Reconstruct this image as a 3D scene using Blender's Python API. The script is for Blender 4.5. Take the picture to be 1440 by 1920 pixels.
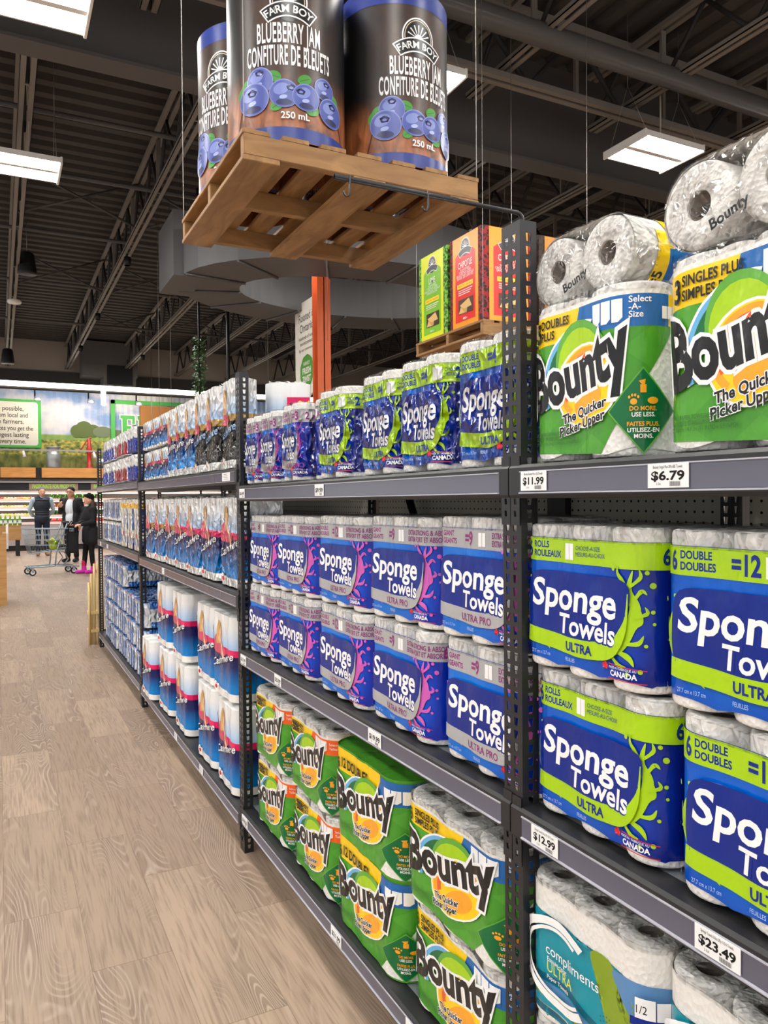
import bpy, bmesh, math, random
from mathutils import Vector, Matrix, noise
S = bpy.context.scene
for o in list(bpy.data.objects): bpy.data.objects.remove(o)
COL = S.collection
PI = math.pi
RNG = random.Random(7)

# ------------------------------------------------------------------ camera, world, exposure
def make_camera():
    yaw, pit, rol = (math.radians(a) for a in (26.819, -0.9719, -0.469))
    f = Vector((math.sin(yaw)*math.cos(pit), math.cos(yaw)*math.cos(pit), math.sin(pit)))
    r = Vector((math.cos(yaw), -math.sin(yaw), 0)); u = r.cross(f)
    r, u = r*math.cos(rol)+u*math.sin(rol), -r*math.sin(rol)+u*math.cos(rol)
    cd = bpy.data.cameras.new('camera'); cd.sensor_fit = 'HORIZONTAL'; cd.sensor_width = 36
    cd.lens = 36*1429.55/1440; cd.clip_start = .05; cd.clip_end = 200
    c = bpy.data.objects.new('camera', cd); COL.objects.link(c)
    M = Matrix((r, u, -f)).transposed().to_4x4(); M.translation = Vector((-.863, 0, 1.4206))
    c.matrix_world = M; S.camera = c
make_camera()
W = bpy.data.worlds.new('world'); S.world = W; W.use_nodes = True
W.node_tree.nodes['Background'].inputs[0].default_value = (1.0, .985, .97, 1)
W.node_tree.nodes['Background'].inputs[1].default_value = .50
S.view_settings.view_transform = 'Standard'; S.view_settings.look = 'None'
S.view_settings.gamma = 1; S.view_settings.use_curve_mapping = False
S.view_settings.exposure = 1.1
LAMP = 27.0          # emission of the ceiling fixtures
S.cycles.max_bounces = 7; S.cycles.diffuse_bounces = 3; S.cycles.glossy_bounces = 3
S.cycles.transmission_bounces = 4; S.cycles.transparent_max_bounces = 10
S.cycles.use_denoising = True; S.cycles.sample_clamp_indirect = 5; S.cycles.sample_clamp_direct = 10; S.cycles.caustics_reflective = False; S.cycles.caustics_refractive = False

# ------------------------------------------------------------------ colours and materials
def lin(c):
    return tuple((x/12.92 if x <= .04045 else ((x+.055)/1.055)**2.4) for x in (v/255 for v in c))
MATS = {}
def mat(name, rgb, rough=.5, spec=.5, metal=0., bump=None, coat=0., emit=0.):
    """bump = (scale, strength, distance, stretch xyz)"""
    if name in MATS: return MATS[name]
    m = bpy.data.materials.new(name); m.use_nodes = True; nt = m.node_tree
    b = nt.nodes['Principled BSDF']; c = lin(rgb)+(1,)
    b.inputs['Base Color'].default_value = c; b.inputs['Roughness'].default_value = rough
    b.inputs['Specular IOR Level'].default_value = spec; b.inputs['Metallic'].default_value = metal
    b.inputs['Coat Weight'].default_value = coat; b.inputs['Coat Roughness'].default_value = .12
    if emit:
        b.inputs['Emission Color'].default_value = c; b.inputs['Emission Strength'].default_value = emit
    if bump: add_bump(nt, b, *bump)
    m.diffuse_color = c; MATS[name] = m; return m
def add_bump(nt, b, scale, strength, dist=.01, stretch=(1, 1, 1), kind='noise', detail=3):
    tc = nt.nodes.new('ShaderNodeTexCoord'); mp = nt.nodes.new('ShaderNodeMapping')
    mp.inputs['Scale'].default_value = stretch
    nt.links.new(tc.outputs['Object'], mp.inputs[0])
    if kind == 'noise':
        n = nt.nodes.new('ShaderNodeTexNoise'); n.inputs['Detail'].default_value = detail; out = n.outputs[0]
    else:
        n = nt.nodes.new('ShaderNodeTexVoronoi'); out = n.outputs['Distance']
        if kind == 'crumple':
            ds = nt.nodes.new('ShaderNodeTexNoise'); ds.inputs['Scale'].default_value = 14; nt.links.new(tc.outputs['Object'], ds.inputs['Vector'])
            ad = nt.nodes.new('ShaderNodeVectorMath'); ad.operation = 'MULTIPLY_ADD'; ad.inputs[1].default_value = (.06, .06, .06); nt.links.new(ds.outputs['Color'], ad.inputs[0]); nt.links.new(tc.outputs['Object'], ad.inputs[2]); nt.links.new(ad.outputs[0], mp.inputs[0])
    n.inputs['Scale'].default_value = scale; nt.links.new(mp.outputs[0], n.inputs['Vector'])
    bp = nt.nodes.new('ShaderNodeBump'); bp.inputs['Strength'].default_value = strength; bp.inputs['Distance'].default_value = dist
    nt.links.new(out, bp.inputs['Height']); nt.links.new(bp.outputs[0], b.inputs['Normal'])
    if 'Coat Normal' in b.inputs: nt.links.new(bp.outputs[0], b.inputs['Coat Normal'])
FILMB = (24, .55, .010, (1, 1, .4))       # taut polythene creases
CRINK = (34, 1.0, .036, (1.1, 1.1, .45), 'crumple')     # crumpled shrink film
def set_ramp(e, stops):
    while len(e) > 1: e.remove(e[-1])
    e[0].position = stops[0][0]; e[0].color = lin(stops[0][1])+(1,)
    for p, c in stops[1:]: e.new(p).color = lin(c)+(1,)
def film(name, rgb, crinkle=False, rough=None):
    return mat(name+('_crinkled' if crinkle else ''), rgb, rough if rough else (.2 if crinkle else .22), .38, 0, CRINK if crinkle else FILMB, coat=.7 if crinkle else 0)
def ramp_film(name, stops, axis='v', crinkle=False, const=False, centre=(.42, .45), rad=.62):
    """printed film whose ink fades along the pack (a printed gradient, in the pack's own UV)"""
    key = name+('_crinkled' if crinkle else '')
    if key in MATS: return MATS[key]
    m = film(name, stops[0][1], crinkle); nt = m.node_tree; b = nt.nodes['Principled BSDF']
    uv = nt.nodes.new('ShaderNodeUVMap'); uv.uv_map = 'UVMap'
    r = nt.nodes.new('ShaderNodeValToRGB'); e = r.color_ramp.elements
    if const: r.color_ramp.interpolation = 'CONSTANT'
    set_ramp(e, stops)
    if axis == 'v':
        sx = nt.nodes.new('ShaderNodeSeparateXYZ'); nt.links.new(uv.outputs[0], sx.inputs[0]); nt.links.new(sx.outputs[1], r.inputs[0])
    else:
        mp = nt.nodes.new('ShaderNodeVectorMath'); mp.operation = 'DISTANCE'; mp.inputs[1].default_value = (centre[0], centre[1], 0)
        nt.links.new(uv.outputs[0], mp.inputs[0])
        dv = nt.nodes.new('ShaderNodeMath'); dv.operation = 'DIVIDE'; dv.inputs[1].default_value = rad
        nt.links.new(mp.outputs['Value'], dv.inputs[0]); nt.links.new(dv.outputs[0], r.inputs[0])
    nt.links.new(r.outputs[0], b.inputs['Base Color']); return m
def clear_film():
    if 'clear_polythene' in MATS: return MATS['clear_polythene']
    m = bpy.data.materials.new('clear_polythene'); m.use_nodes = True; nt = m.node_tree
    for n in list(nt.nodes):
        if n.type != 'OUTPUT_MATERIAL': nt.nodes.remove(n)
    out = [n for n in nt.nodes if n.type == 'OUTPUT_MATERIAL'][0]
    t = nt.nodes.new('ShaderNodeBsdfTransparent'); t.inputs[0].default_value = (.97, .97, .97, 1)
    g = nt.nodes.new('ShaderNodeBsdfGlossy'); g.inputs['Roughness'].default_value = .13
    mx = nt.nodes.new('ShaderNodeMixShader'); fr = nt.nodes.new('ShaderNodeLayerWeight'); fr.inputs['Blend'].default_value = .5
    pw = nt.nodes.new('ShaderNodeMath'); pw.operation = 'POWER'; pw.inputs[1].default_value = 3.0
    ml = nt.nodes.new('ShaderNodeMath'); ml.operation = 'MULTIPLY_ADD'; ml.inputs[1].default_value = .5; ml.inputs[2].default_value = .06
    class B: pass
    add = B(); add.inputs = {'Normal': g.inputs['Normal']}
    add_bump(nt, add, 40, 1.0, .034, (1.2, 1.2, .8), 'crumple')
    nt.links.new(g.inputs['Normal'].links[0].from_socket, fr.inputs['Normal'])
    nt.links.new(fr.outputs['Facing'], pw.inputs[0]); nt.links.new(pw.outputs[0], ml.inputs[0]); nt.links.new(ml.outputs[0], mx.inputs[0]); nt.links.new(t.outputs[0], mx.inputs[1]); nt.links.new(g.outputs[0], mx.inputs[2])
    nt.links.new(mx.outputs[0], out.inputs[0]); MATS['clear_polythene'] = m; return m
def wood(name, a, b, scale=3, stretch=(1, 14, 14), rough=.55):
    if name in MATS: return MATS[name]
    m = mat(name, a, rough, .35); nt = m.node_tree; p = nt.nodes['Principled BSDF']
    tc = nt.nodes.new('ShaderNodeTexCoord'); mp = nt.nodes.new('ShaderNodeMapping'); mp.inputs['Scale'].default_value = stretch
    n = nt.nodes.new('ShaderNodeTexNoise'); n.inputs['Scale'].default_value = scale; n.inputs['Detail'].default_value = 5; n.inputs['Distortion'].default_value = 1.2
    r = nt.nodes.new('ShaderNodeValToRGB'); r.color_ramp.elements[0].position = .32; r.color_ramp.elements[1].position = .68
    r.color_ramp.elements[0].color = lin(a)+(1,); r.color_ramp.elements[1].color = lin(b)+(1,)
    nt.links.new(tc.outputs['Object'], mp.inputs[0]); nt.links.new(mp.outputs[0], n.inputs['Vector'])
    nt.links.new(n.outputs[0], r.inputs[0]); nt.links.new(r.outputs[0], p.inputs['Base Color']); return m
def speckle(name, a, b, scale=60, rough=.5, pos=.5):
    if name in MATS: return MATS[name]
    m = mat(name, a, rough, .4); nt = m.node_tree; p = nt.nodes['Principled BSDF']
    tc = nt.nodes.new('ShaderNodeTexCoord'); n = nt.nodes.new('ShaderNodeTexNoise'); n.inputs['Scale'].default_value = scale
    r = nt.nodes.new('ShaderNodeValToRGB'); r.color_ramp.elements[0].position = pos-.03; r.color_ramp.elements[1].position = pos+.03
    r.color_ramp.elements[0].color = lin(a)+(1,); r.color_ramp.elements[1].color = lin(b)+(1,)
    nt.links.new(tc.outputs['Object'], n.inputs['Vector']); nt.links.new(n.outputs[0], r.inputs[0]); nt.links.new(r.outputs[0], p.inputs['Base Color']); return m

# ------------------------------------------------------------------ object helpers
def obj(name, bm, m, parent=None, smooth=False, loc=None, auto=None):
    me = bpy.data.meshes.new(name)
    if isinstance(bm, bmesh.types.BMesh):
        bm.to_mesh(me); bm.free()
    else:
        me.from_pydata([tuple(v) for v in bm[0]], [], bm[1])
    for x in (m if isinstance(m, (list, tuple)) else [m]): me.materials.append(x)
    if smooth:
        for p in me.polygons: p.use_smooth = True
    o = bpy.data.objects.new(name, me); COL.objects.link(o)
    if parent: o.parent = parent
    if loc: o.location = loc
    return o
def tag(o, label=None, cat=None, group=None, kind=None):
    for k, v in (('label', label), ('category', cat), ('group', group), ('kind', kind)):
        if v: o[k] = v
    return o
def empty(name, loc=(0, 0, 0), rz=0, label=None, cat=None, group=None):
    o = bpy.data.objects.new(name, None); COL.objects.link(o); o.empty_display_size = .05
    o.location = loc; o.rotation_euler = (0, 0, rz); return tag(o, label, cat, group)
def struct(name, bm, m, **k): return tag(obj(name, bm, m, **k), kind='structure')
def kids(o): return [c for c in COL.objects if c.parent is o]
def dup(o, loc=None, rot=None, label=None, group=None, parent=None):
    c = o.copy(); COL.objects.link(c)
    if parent: c.parent = parent
    if loc is not None: c.location = loc
    if rot is not None: c.rotation_euler = rot
    if label: c['label'] = label
    if group: c['group'] = group
    for k in o.children: dup(k, parent=c)
    return c
def box(bm, x0, x1, y0, y1, z0, z1, mi=0, bev=0):
    vs = [bm.verts.new(p) for p in ((x0, y0, z0), (x1, y0, z0), (x1, y1, z0), (x0, y1, z0), (x0, y0, z1), (x1, y0, z1), (x1, y1, z1), (x0, y1, z1))]
    fs = [bm.faces.new([vs[i] for i in f]) for f in ((3, 2, 1, 0), (4, 5, 6, 7), (0, 1, 5, 4), (1, 2, 6, 5), (2, 3, 7, 6), (3, 0, 4, 7))]
    for f in fs: f.material_index = mi
    if bev: bmesh.ops.bevel(bm, geom=list({e for f in fs for e in f.edges}), offset=bev, segments=2, affect='EDGES')
    return vs
def bx(*a, **k):
    bm = bmesh.new(); box(bm, *a, **k); return bm
def tube(bm, pts, r, n=8, mi=0, cap=True):
    pts = [Vector(p) for p in pts]; rings = []; up = None
    rr = r if isinstance(r, (list, tuple)) else [r]*len(pts)
    for i, p in enumerate(pts):
        a = pts[max(i-1, 0)]; b = pts[min(i+1, len(pts)-1)]; t = (b-a).normalized()
        if up is None:
            up = Vector((0, 0, 1)) if abs(t.z) < .9 else Vector((1, 0, 0))
        x = t.cross(up).normalized(); y = x.cross(t).normalized(); up = y
        rings.append([bm.verts.new(p+(x*math.cos(2*PI*k/n)+y*math.sin(2*PI*k/n))*rr[i]) for k in range(n)])
    for a, b in zip(rings, rings[1:]):
        for k in range(n):
            f = bm.faces.new((a[k], a[(k+1) % n], b[(k+1) % n], b[k])); f.material_index = mi; f.smooth = True
    if cap:
        for q in (rings[0][::-1], rings[-1]):
            f = bm.faces.new(q); f.material_index = mi
def lathe(bm, prof, n=24, mi=0, o=(0, 0, 0), a0=0, a1=2*PI):
    full = abs(a1-a0-2*PI) < 1e-6; m = n if full else n+1; rings = []
    for r, z in prof:
        rings.append([bm.verts.new((o[0]+r*math.cos(a0+(a1-a0)*k/n), o[1]+r*math.sin(a0+(a1-a0)*k/n), o[2]+z)) for k in range(m)])
    for a, b in zip(rings, rings[1:]):
        for k in range(n):
            f = bm.faces.new((a[k], a[(k+1) % m], b[(k+1) % m], b[k])); f.smooth = True; f.material_index = mi
    return rings
def ellipsoid(bm, c, r, seg=14, rings=9, mi=0, rot=None):
    M = Matrix.Translation(c) @ (rot.to_4x4() if rot else Matrix.Identity(4)) @ Matrix.Diagonal((r[0], r[1], r[2], 1))
    g = bmesh.ops.create_uvsphere(bm, u_segments=seg, v_segments=rings, radius=1, matrix=M)
    for v in g['verts']:
        for f in v.link_faces: f.smooth = True; f.material_index = mi

# ------------------------------------------------------------------ lettering
TXT = {}
def text2d(body, bold=0.0, spacing=1.0):
    """triangles of a line of type, cap height about 0.7, baseline at 0, left edge at 0"""
    key = (body, bold, spacing)
    if key in TXT: return TXT[key]
    cu = bpy.data.curves.new('lettering', 'FONT'); cu.body = body; cu.offset = bold; cu.resolution_u = 3; cu.space_character = spacing
    cu.fill_mode = 'FRONT'
    o = bpy.data.objects.new('lettering', cu); COL.objects.link(o)
    dg = bpy.context.evaluated_depsgraph_get(); dg.update()
    me = bpy.data.meshes.new_from_object(o.evaluated_get(dg))
    V = [(v.co.x, v.co.y) for v in me.vertices]; Fc = [tuple(p.vertices) for p in me.polygons]
    bpy.data.objects.remove(o); bpy.data.curves.remove(cu); bpy.data.meshes.remove(me)
    if V:
        x0 = min(v[0] for v in V); x1 = max(v[0] for v in V)
    else: x0 = x1 = 0
    TXT[key] = ([(x-x0, y) for x, y in V], Fc, x1-x0); return TXT[key]

class Art:
    """flat printing in (s,v) metres that is cut fine and laid on to a surface"""
    def __init__(s): s.bm = bmesh.new(); s.n = 0; s.mats = []; s.lay = s.bm.faces.layers.float.new('off')
    def mi(s, m):
        if m not in s.mats: s.mats.append(m)
        return s.mats.index(m)
    def add(s, V, F, m, off=None):
        s.n += 1; off = s.n if off is None else off; i = s.mi(m)
        vs = [s.bm.verts.new((x, y, 0)) for x, y in V]
        for f in F:
            q = [vs[k] for k in f]
            a = sum((V[f[k]][0]*V[f[(k+1) % len(f)]][1]-V[f[(k+1) % len(f)]][0]*V[f[k]][1]) for k in range(len(f)))
            if a < 0: q.reverse()
            try: fc = s.bm.faces.new(q)
            except ValueError: continue
            fc.material_index = i; fc[s.lay] = off
    def poly(s, pts, m): s.add(pts, [tuple(range(len(pts)))], m)
    def rect(s, x0, x1, y0, y1, m): s.poly([(x0, y0), (x1, y0), (x1, y1), (x0, y1)], m)
    def ell(s, cx, cy, rx, ry, m, n=20, rot=0, a0=0, a1=2*PI):
        c, d = math.cos(rot), math.sin(rot); P = []
        k = n if a1-a0 > 6.28 else n+1
        for i in range(k):
            a = a0+(a1-a0)*i/n; x, y = rx*math.cos(a), ry*math.sin(a); P.append((cx+x*c-y*d, cy+x*d+y*c))
        s.poly(P, m)
    def ring(s, cx, cy, rx, ry, w, m, a0, a1, n=24, rot=0):
        V = []; c, d = math.cos(rot), math.sin(rot)
        for i in range(n+1):
            a = a0+(a1-a0)*i/n
            for k in (0, 1):
                x, y = (rx-w*k)*math.cos(a), (ry-w*k)*math.sin(a); V.append((cx+x*c-y*d, cy+x*d+y*c))
        s.add(V, [(2*i, 2*i+2, 2*i+3, 2*i+1) for i in range(n)], m)
    def stroke(s, pts, w, m, taper=None):
        V = []; N = len(pts)
        for i, (x, y) in enumerate(pts):
            a = pts[max(i-1, 0)]; b = pts[min(i+1, N-1)]; dx, dy = b[0]-a[0], b[1]-a[1]; L = math.hypot(dx, dy) or 1
            h = w/2*(taper[i] if taper else 1); V += [(x-dy/L*h, y+dx/L*h), (x+dy/L*h, y-dx/L*h)]
        s.add(V, [(2*i, 2*i+1, 2*i+3, 2*i+2) for i in range(N-1)], m)
    def text(s, body, x, y, size, m, sx=1.0, bold=0.0, shear=0.0, rot=0.0, align='L', width=None, warp=None, outline=None, spacing=1.0, arc=None):
        V, F, w = text2d(body, bold, spacing)
        if not F: return
        if width: sx = width/(w*size)
        for k, (mm, b) in enumerate(([(outline[0], outline[1])] if outline else [])+[(m, None)]):
            if b is not None: V2, F2, w2 = text2d(body, bold+b, spacing); dx = -(w2-w)/2
            else: V2, F2, dx = V, F, 0
            P = []
            for (a, c) in V2:
                a = a+dx
                px = a/w if w else 0
                if warp: a, c = warp(px, a, c)
                a = (a*sx+c*shear)*size; c = c*size
                if align == 'C': a -= w*sx*size/2
                elif align == 'R': a -= w*sx*size
                if arc:
                    t = a/arc; a, c = (arc+c)*math.sin(t), (arc+c)*math.cos(t)-arc
                P.append((x+a*math.cos(rot)-c*math.sin(rot), y+a*math.sin(rot)+c*math.cos(rot)))
            s.add(P, F2, mm)
    def cut(s, sl, vl): s.sl, s.vl = sorted(sl), sorted(vl)
    sl = vl = ()
    def pieces(s):
        """printing split into triangles, then along the grid of cut lines"""
        def strips(poly, ax, L):
            out = []; lo = min(p[ax] for p in poly); hi = max(p[ax] for p in poly)
            cuts = [t for t in L if lo+1e-7 < t < hi-1e-7]
            for t in cuts:
                A = []; B = []; n = len(poly)
                for i in range(n):
                    p, q = poly[i], poly[(i+1) % n]
                    if p[ax] <= t: A.append(p)
                    if p[ax] >= t: B.append(p)
                    if (p[ax]-t)*(q[ax]-t) < 0:
                        k = (t-p[ax])/(q[ax]-p[ax]); m = (p[0]+(q[0]-p[0])*k, p[1]+(q[1]-p[1])*k); A.append(m); B.append(m)
                if len(A) > 2: out.append(A)
                poly = B
                if len(poly) < 3: return out
            out.append(poly); return out
        bmesh.ops.triangulate(s.bm, faces=[f for f in s.bm.faces if len(f.verts) > 3], ngon_method='EAR_CLIP')
        for f in s.bm.faces:
            for q in strips([(v.co.x, v.co.y) for v in f.verts], 0, s.sl):
                for r in strips(q, 1, s.vl): yield r, f.material_index, f[s.lay]
    def lay_on(s, fn, base=.0006, step=.00011, uv=None):
        """fn(s,v) -> (point, normal); returns verts, faces, material indices"""
        V = []; F = []; MI = []; UV = []; K = {}
        for poly, mi, off in s.pieces():
            q = []
            for x, y in poly:
                k = (round(x, 6), round(y, 6), off)
                if k not in K:
                    p, n = fn(x, y); K[k] = len(V); V.append(p+n*(base+step*off)); UV.append(uv(x, y) if uv else (0, 0))
                if K[k] not in q: q.append(K[k])
            if len(q) > 2: F.append(tuple(q)); MI.append(mi)
        return V, F, MI, UV
def flat_art(name, art, m4, parent=None, base=.0006, step=.0002):
    """art laid flat on the plane of matrix m4 (columns: right, up, normal, origin)"""
    V, F, MI, _ = art.lay_on(lambda a, b: (Vector((a, b, 0)), Vector((0, 0, 1))), base, step)
    me = bpy.data.meshes.new(name); me.from_pydata([m4 @ v for v in V], [], F)
    for m in art.mats: me.materials.append(m)
    for p, i in zip(me.polygons, MI): p.material_index = i
    o = bpy.data.objects.new(name, me); COL.objects.link(o)
    if parent: o.parent = parent
    return o
def frame(right, up, origin):
    r = Vector(right).normalized(); u = Vector(up).normalized(); n = r.cross(u)
    M = Matrix((r, u, n)).transposed().to_4x4(); M.translation = Vector(origin); return M

# ------------------------------------------------------------------ wrapped packs
class Body:
    """rounded outline of a pack: width w, depth d, corner r, n rolls across; s runs along the front from its centre to the right"""
    def __init__(b, w, d, r, h, n=3, scal=.003, wr=.0010, seed=0):
        b.w, b.d, b.r, b.h, b.n, b.scal, b.wr, b.seed = w, d, min(r, w/2-1e-4, d/2-1e-4), h, n, scal, wr, seed
        b.a = w/2-b.r; b.q = b.r*PI/2; b.b = d-2*b.r; b.half = 2*b.a+2*b.q+b.b
    def outline(b, s):
        sg = 1 if s >= 0 else -1; t = abs(s)
        if t <= b.a: x, y, nx, ny = t, 0, 0, -1
        elif t <= b.a+b.q: an = (t-b.a)/b.r; x, y, nx, ny = b.a+b.r*math.sin(an), b.r-b.r*math.cos(an), math.sin(an), -math.cos(an)
        elif t <= b.a+b.q+b.b: x, y, nx, ny = b.w/2, b.r+(t-b.a-b.q), 1, 0
        elif t <= b.a+2*b.q+b.b: an = (t-b.a-b.q-b.b)/b.r; x, y, nx, ny = b.a+b.r*math.cos(an), b.d-b.r+b.r*math.sin(an), math.cos(an), math.sin(an)
        else: x, y, nx, ny = max(0, b.a-(t-b.a-2*b.q-b.b)), b.d, 0, 1
        return x*sg, y, nx*sg, ny
    def at(b, s, v):
        x, y, nx, ny = b.outline(s); d = 0
        if b.n > 1 and abs(s) < b.w/2:
            p = b.w/b.n; d -= b.scal*(1-math.cos(2*PI*(x-(-b.w/2+p/2))/p))/2*(1 if ny < -.98 else 0)
        if b.wr: d += b.wr*noise.noise(Vector((s*22, v*9, b.seed)))+b.wr*.5*noise.noise(Vector((s*60, v*26, b.seed+9)))
        return Vector((x+nx*d, y+ny*d, v)), Vector((nx, ny, 0))
    def grid(b, v0, v1, nv=8, off=0., edge=None, ds=.009):
        N = max(16, int(2*b.half/ds)); V = []; F = []; UV = []
        for j in range(nv+1):
            for i in range(N):
                s = -b.half+2*b.half*i/N; v = v0+(v1-v0)*j/nv
                if edge: v += edge(s, j/nv)
                p, n = b.at(s, v); V.append(p+n*off); UV.append((s/b.w+.5, v/b.h))
        for j in range(nv):
            for i in range(N): F.append((j*N+i, j*N+(i+1) % N, (j+1)*N+(i+1) % N, (j+1)*N+i))
        return V, F, UV, N
def mesh_from(name, parts, mats, parent=None, smooth=True):
    """parts = list of (verts, faces, material index or list, uvs)"""
    V = []; F = []; MI = []; UV = []
    for v, f, mi, uv in parts:
        k = len(V); V += v; UV += uv; F += [tuple(i+k for i in q) for q in f]; MI += (mi if isinstance(mi, list) else [mi]*len(f))
    me = bpy.data.meshes.new(name); me.from_pydata(V, [], F); L = me.uv_layers.new(name='UVMap')
    for m in mats: me.materials.append(m)
    for p, i in zip(me.polygons, MI):
        p.material_index = i; p.use_smooth = smooth
        for li in p.loop_indices: L.data[li].uv = UV[me.loops[li].vertex_index]
    o = bpy.data.objects.new(name, me); COL.objects.link(o)
    if parent: o.parent = parent
    return o
def cap_parts(b, z, off=0., lump=.004, wr=.002, rows=5, up=1, rolls=None, inset=0.0):
    """top (or bottom) of a wrapped pack: rings shrinking to the middle"""
    N = max(16, int(2*b.half/.012)); V = []; F = []; UV = []
    c = Vector((0, b.d/2, 0))
    for j in range(rows):
        t = j/rows
        for i in range(N):
            s = -b.half+2*b.half*i/N; p, n = b.at(s, z); q = p.lerp(Vector((c.x, c.y, p.z)), inset+(1-inset)*t) if j else p
            if j == 0: q = p+n*off-Vector((0, 0, up*.004))
            dz = up*(off+wr*noise.noise(Vector((q.x*40, q.y*40, b.seed+z))))
            if b.n > 1: dz += up*lump*math.cos(2*PI*(q.x-(-b.w/2+b.w/b.n/2))/(b.w/b.n))*min(1, 2*t)
            V.append(Vector((q.x, q.y, z+dz if j else q.z))); UV.append((s/b.w+.5, z/b.h))
    V.append(Vector((c.x, c.y, z+up*off))); UV.append((.5, z/b.h)); k = len(V)-1
    for j in range(rows-1):
        for i in range(N):
            f = (j*N+i, j*N+(i+1) % N, (j+1)*N+(i+1) % N, (j+1)*N+i); F.append(f if up > 0 else f[::-1])
    for i in range(N):
        f = ((rows-1)*N+i, (rows-1)*N+(i+1) % N, k); F.append(f if up > 0 else f[::-1])
    return V, F, UV
PAPER = None
def paper():
    global PAPER
    if PAPER: return PAPER
    PAPER = mat('embossed_tissue', (240, 238, 234), .92, .15)
    add_bump(PAPER.node_tree, PAPER.node_tree.nodes['Principled BSDF'], 150, .55, .004, (1, 1, .8), 'voronoi'); return PAPER
def roll_mesh(d, h):
    R = d/2; bm = bmesh.new(); e = .006
    prof = [(.021, h-.002), (.024, h), (R-e, h), (R-e*.3, h-e*.3), (R, h-e), (R, e), (R-e*.3, e*.3), (R-e, 0), (.024, 0), (.021, .002), (.021, h-.002)]
    lathe(bm, prof, 28)
    bmesh.ops.recalc_face_normals(bm, faces=bm.faces[:])
    me = bpy.data.meshes.new('paper_roll'); bm.to_mesh(me); bm.free()
    for p in me.polygons: p.use_smooth = True
    me.materials.append(paper()); return me
def tube_mesh(h):
    bm = bmesh.new(); lathe(bm, [(.0205, h-.006), (.0205, .006), (.019, .006), (.019, h-.006), (.0205, h-.006)], 16)
    bmesh.ops.recalc_face_normals(bm, faces=bm.faces[:])
    me = bpy.data.meshes.new('cardboard_core'); bm.to_mesh(me); bm.free(); me.materials.append(mat('core_card', (120, 112, 104), .9, .1)); return me
def pack(name, label, cat, body, art, base_mat, v0, v1, rows=1, extra_sleeve=None, edge=None, top_film=True, cores=True, group=None, bag=None, art_ds=.006):
    """a wrapped pack: rolls, printed wrap with its lettering, clear film at the ends. Front faces local -Y"""
    root = empty(name, (0, 0, 0), 0, label, cat, group); b = body
    V, F, UV, N = b.grid(v0, v1, 26, 0, edge, .007); parts = [(V, F, 0, UV)]; mats = [base_mat]
    if bag:
        for z, up in ((b.h, 1), (0, -1)):
            v, f, u = cap_parts(b, z, 0., .003, .003, 5, up); parts.append((v, f, 1, u))
        mats.append(bag)
    if art:
        xs = [v.co.x for v in art.bm.verts]; lo, hi = min(xs), max(xs)
        art.cut([lo+art_ds*k for k in range(1, int((hi-lo)/art_ds)+1)], [.01*k for k in range(1, int(b.h/.01)+1)])
        v, f, mi, u = art.lay_on(b.at, .0008, .00013, lambda s, t: (s/b.w+.5, t/b.h))
        k = len(mats); mats += art.mats; parts.append((v, f, [i+k for i in mi], u)); art.bm.free()
    mesh_from('printed_wrap', parts, mats, root)
    if not bag:
        p = b.w/b.n; rm = roll_mesh(min(p, b.d/rows)-.004, b.h-.004); cm = tube_mesh(b.h-.004) if cores else None
        for j in range(rows):
            for i in range(b.n):
                o = bpy.data.objects.new('paper_roll', rm); COL.objects.link(o); o.parent = root
                o.location = (-b.w/2+p*(i+.5), b.d/rows*(j+.5), .002)
                if cm:
                    c = bpy.data.objects.new('cardboard_core', cm); COL.objects.link(c); c.parent = o
    if top_film and not bag:
        fv, ff, fu, _ = b.grid(v1-.004, b.h-.002, 4, .0012, None, .012); q = [(fv, ff, 0, fu)]
        cv, cf, cu = cap_parts(b, b.h, .0012, .003, .004); q.append((cv, cf, 0, cu))
        mesh_from('clear_film', q, [clear_film()], root)
    return root
# ------------------------------------------------------------------ printed designs
BLACK = film('ink_black', (24, 24, 26)); WHITE = film('ink_white', (244, 244, 244))
TOWEL = mat('towel_through_film', (238, 236, 231), .38, .4)
add_bump(TOWEL.node_tree, TOWEL.node_tree.nodes['Principled BSDF'], 130, .5, .004, (1, 1, .8), 'voronoi')
GREEN = film('ink_leaf_green', (74, 152, 46)); YELLOW = film('ink_yellow', (252, 208, 12)); BLUE = film('ink_band_blue', (34, 104, 178))
ORANGE = film('ink_orange', (238, 98, 34)); DKGREEN = film('ink_dark_green', (12, 104, 56)); LIME = film('ink_lime', (166, 208, 22))
LTGREEN = film('ink_light_green', (96, 168, 58)); SKY = film('ink_sky', (104, 176, 226)); AMBER = film('ink_amber', (246, 166, 40)); REDOR = film('ink_red_orange', (228, 92, 44))
NAVY = film('ink_navy', (2, 38, 134)); GREY = film('ink_grey', (170, 170, 172)); PLUM = film('ink_plum', (140, 44, 118)); PINKSPL = film('ink_pink_splash', (206, 96, 182))
RED = film('ink_red', (206, 30, 44)); LIMED = film('ink_lime_dark', (120, 168, 14)); PALEBLUE = film('ink_pale', (176, 206, 240))
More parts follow.
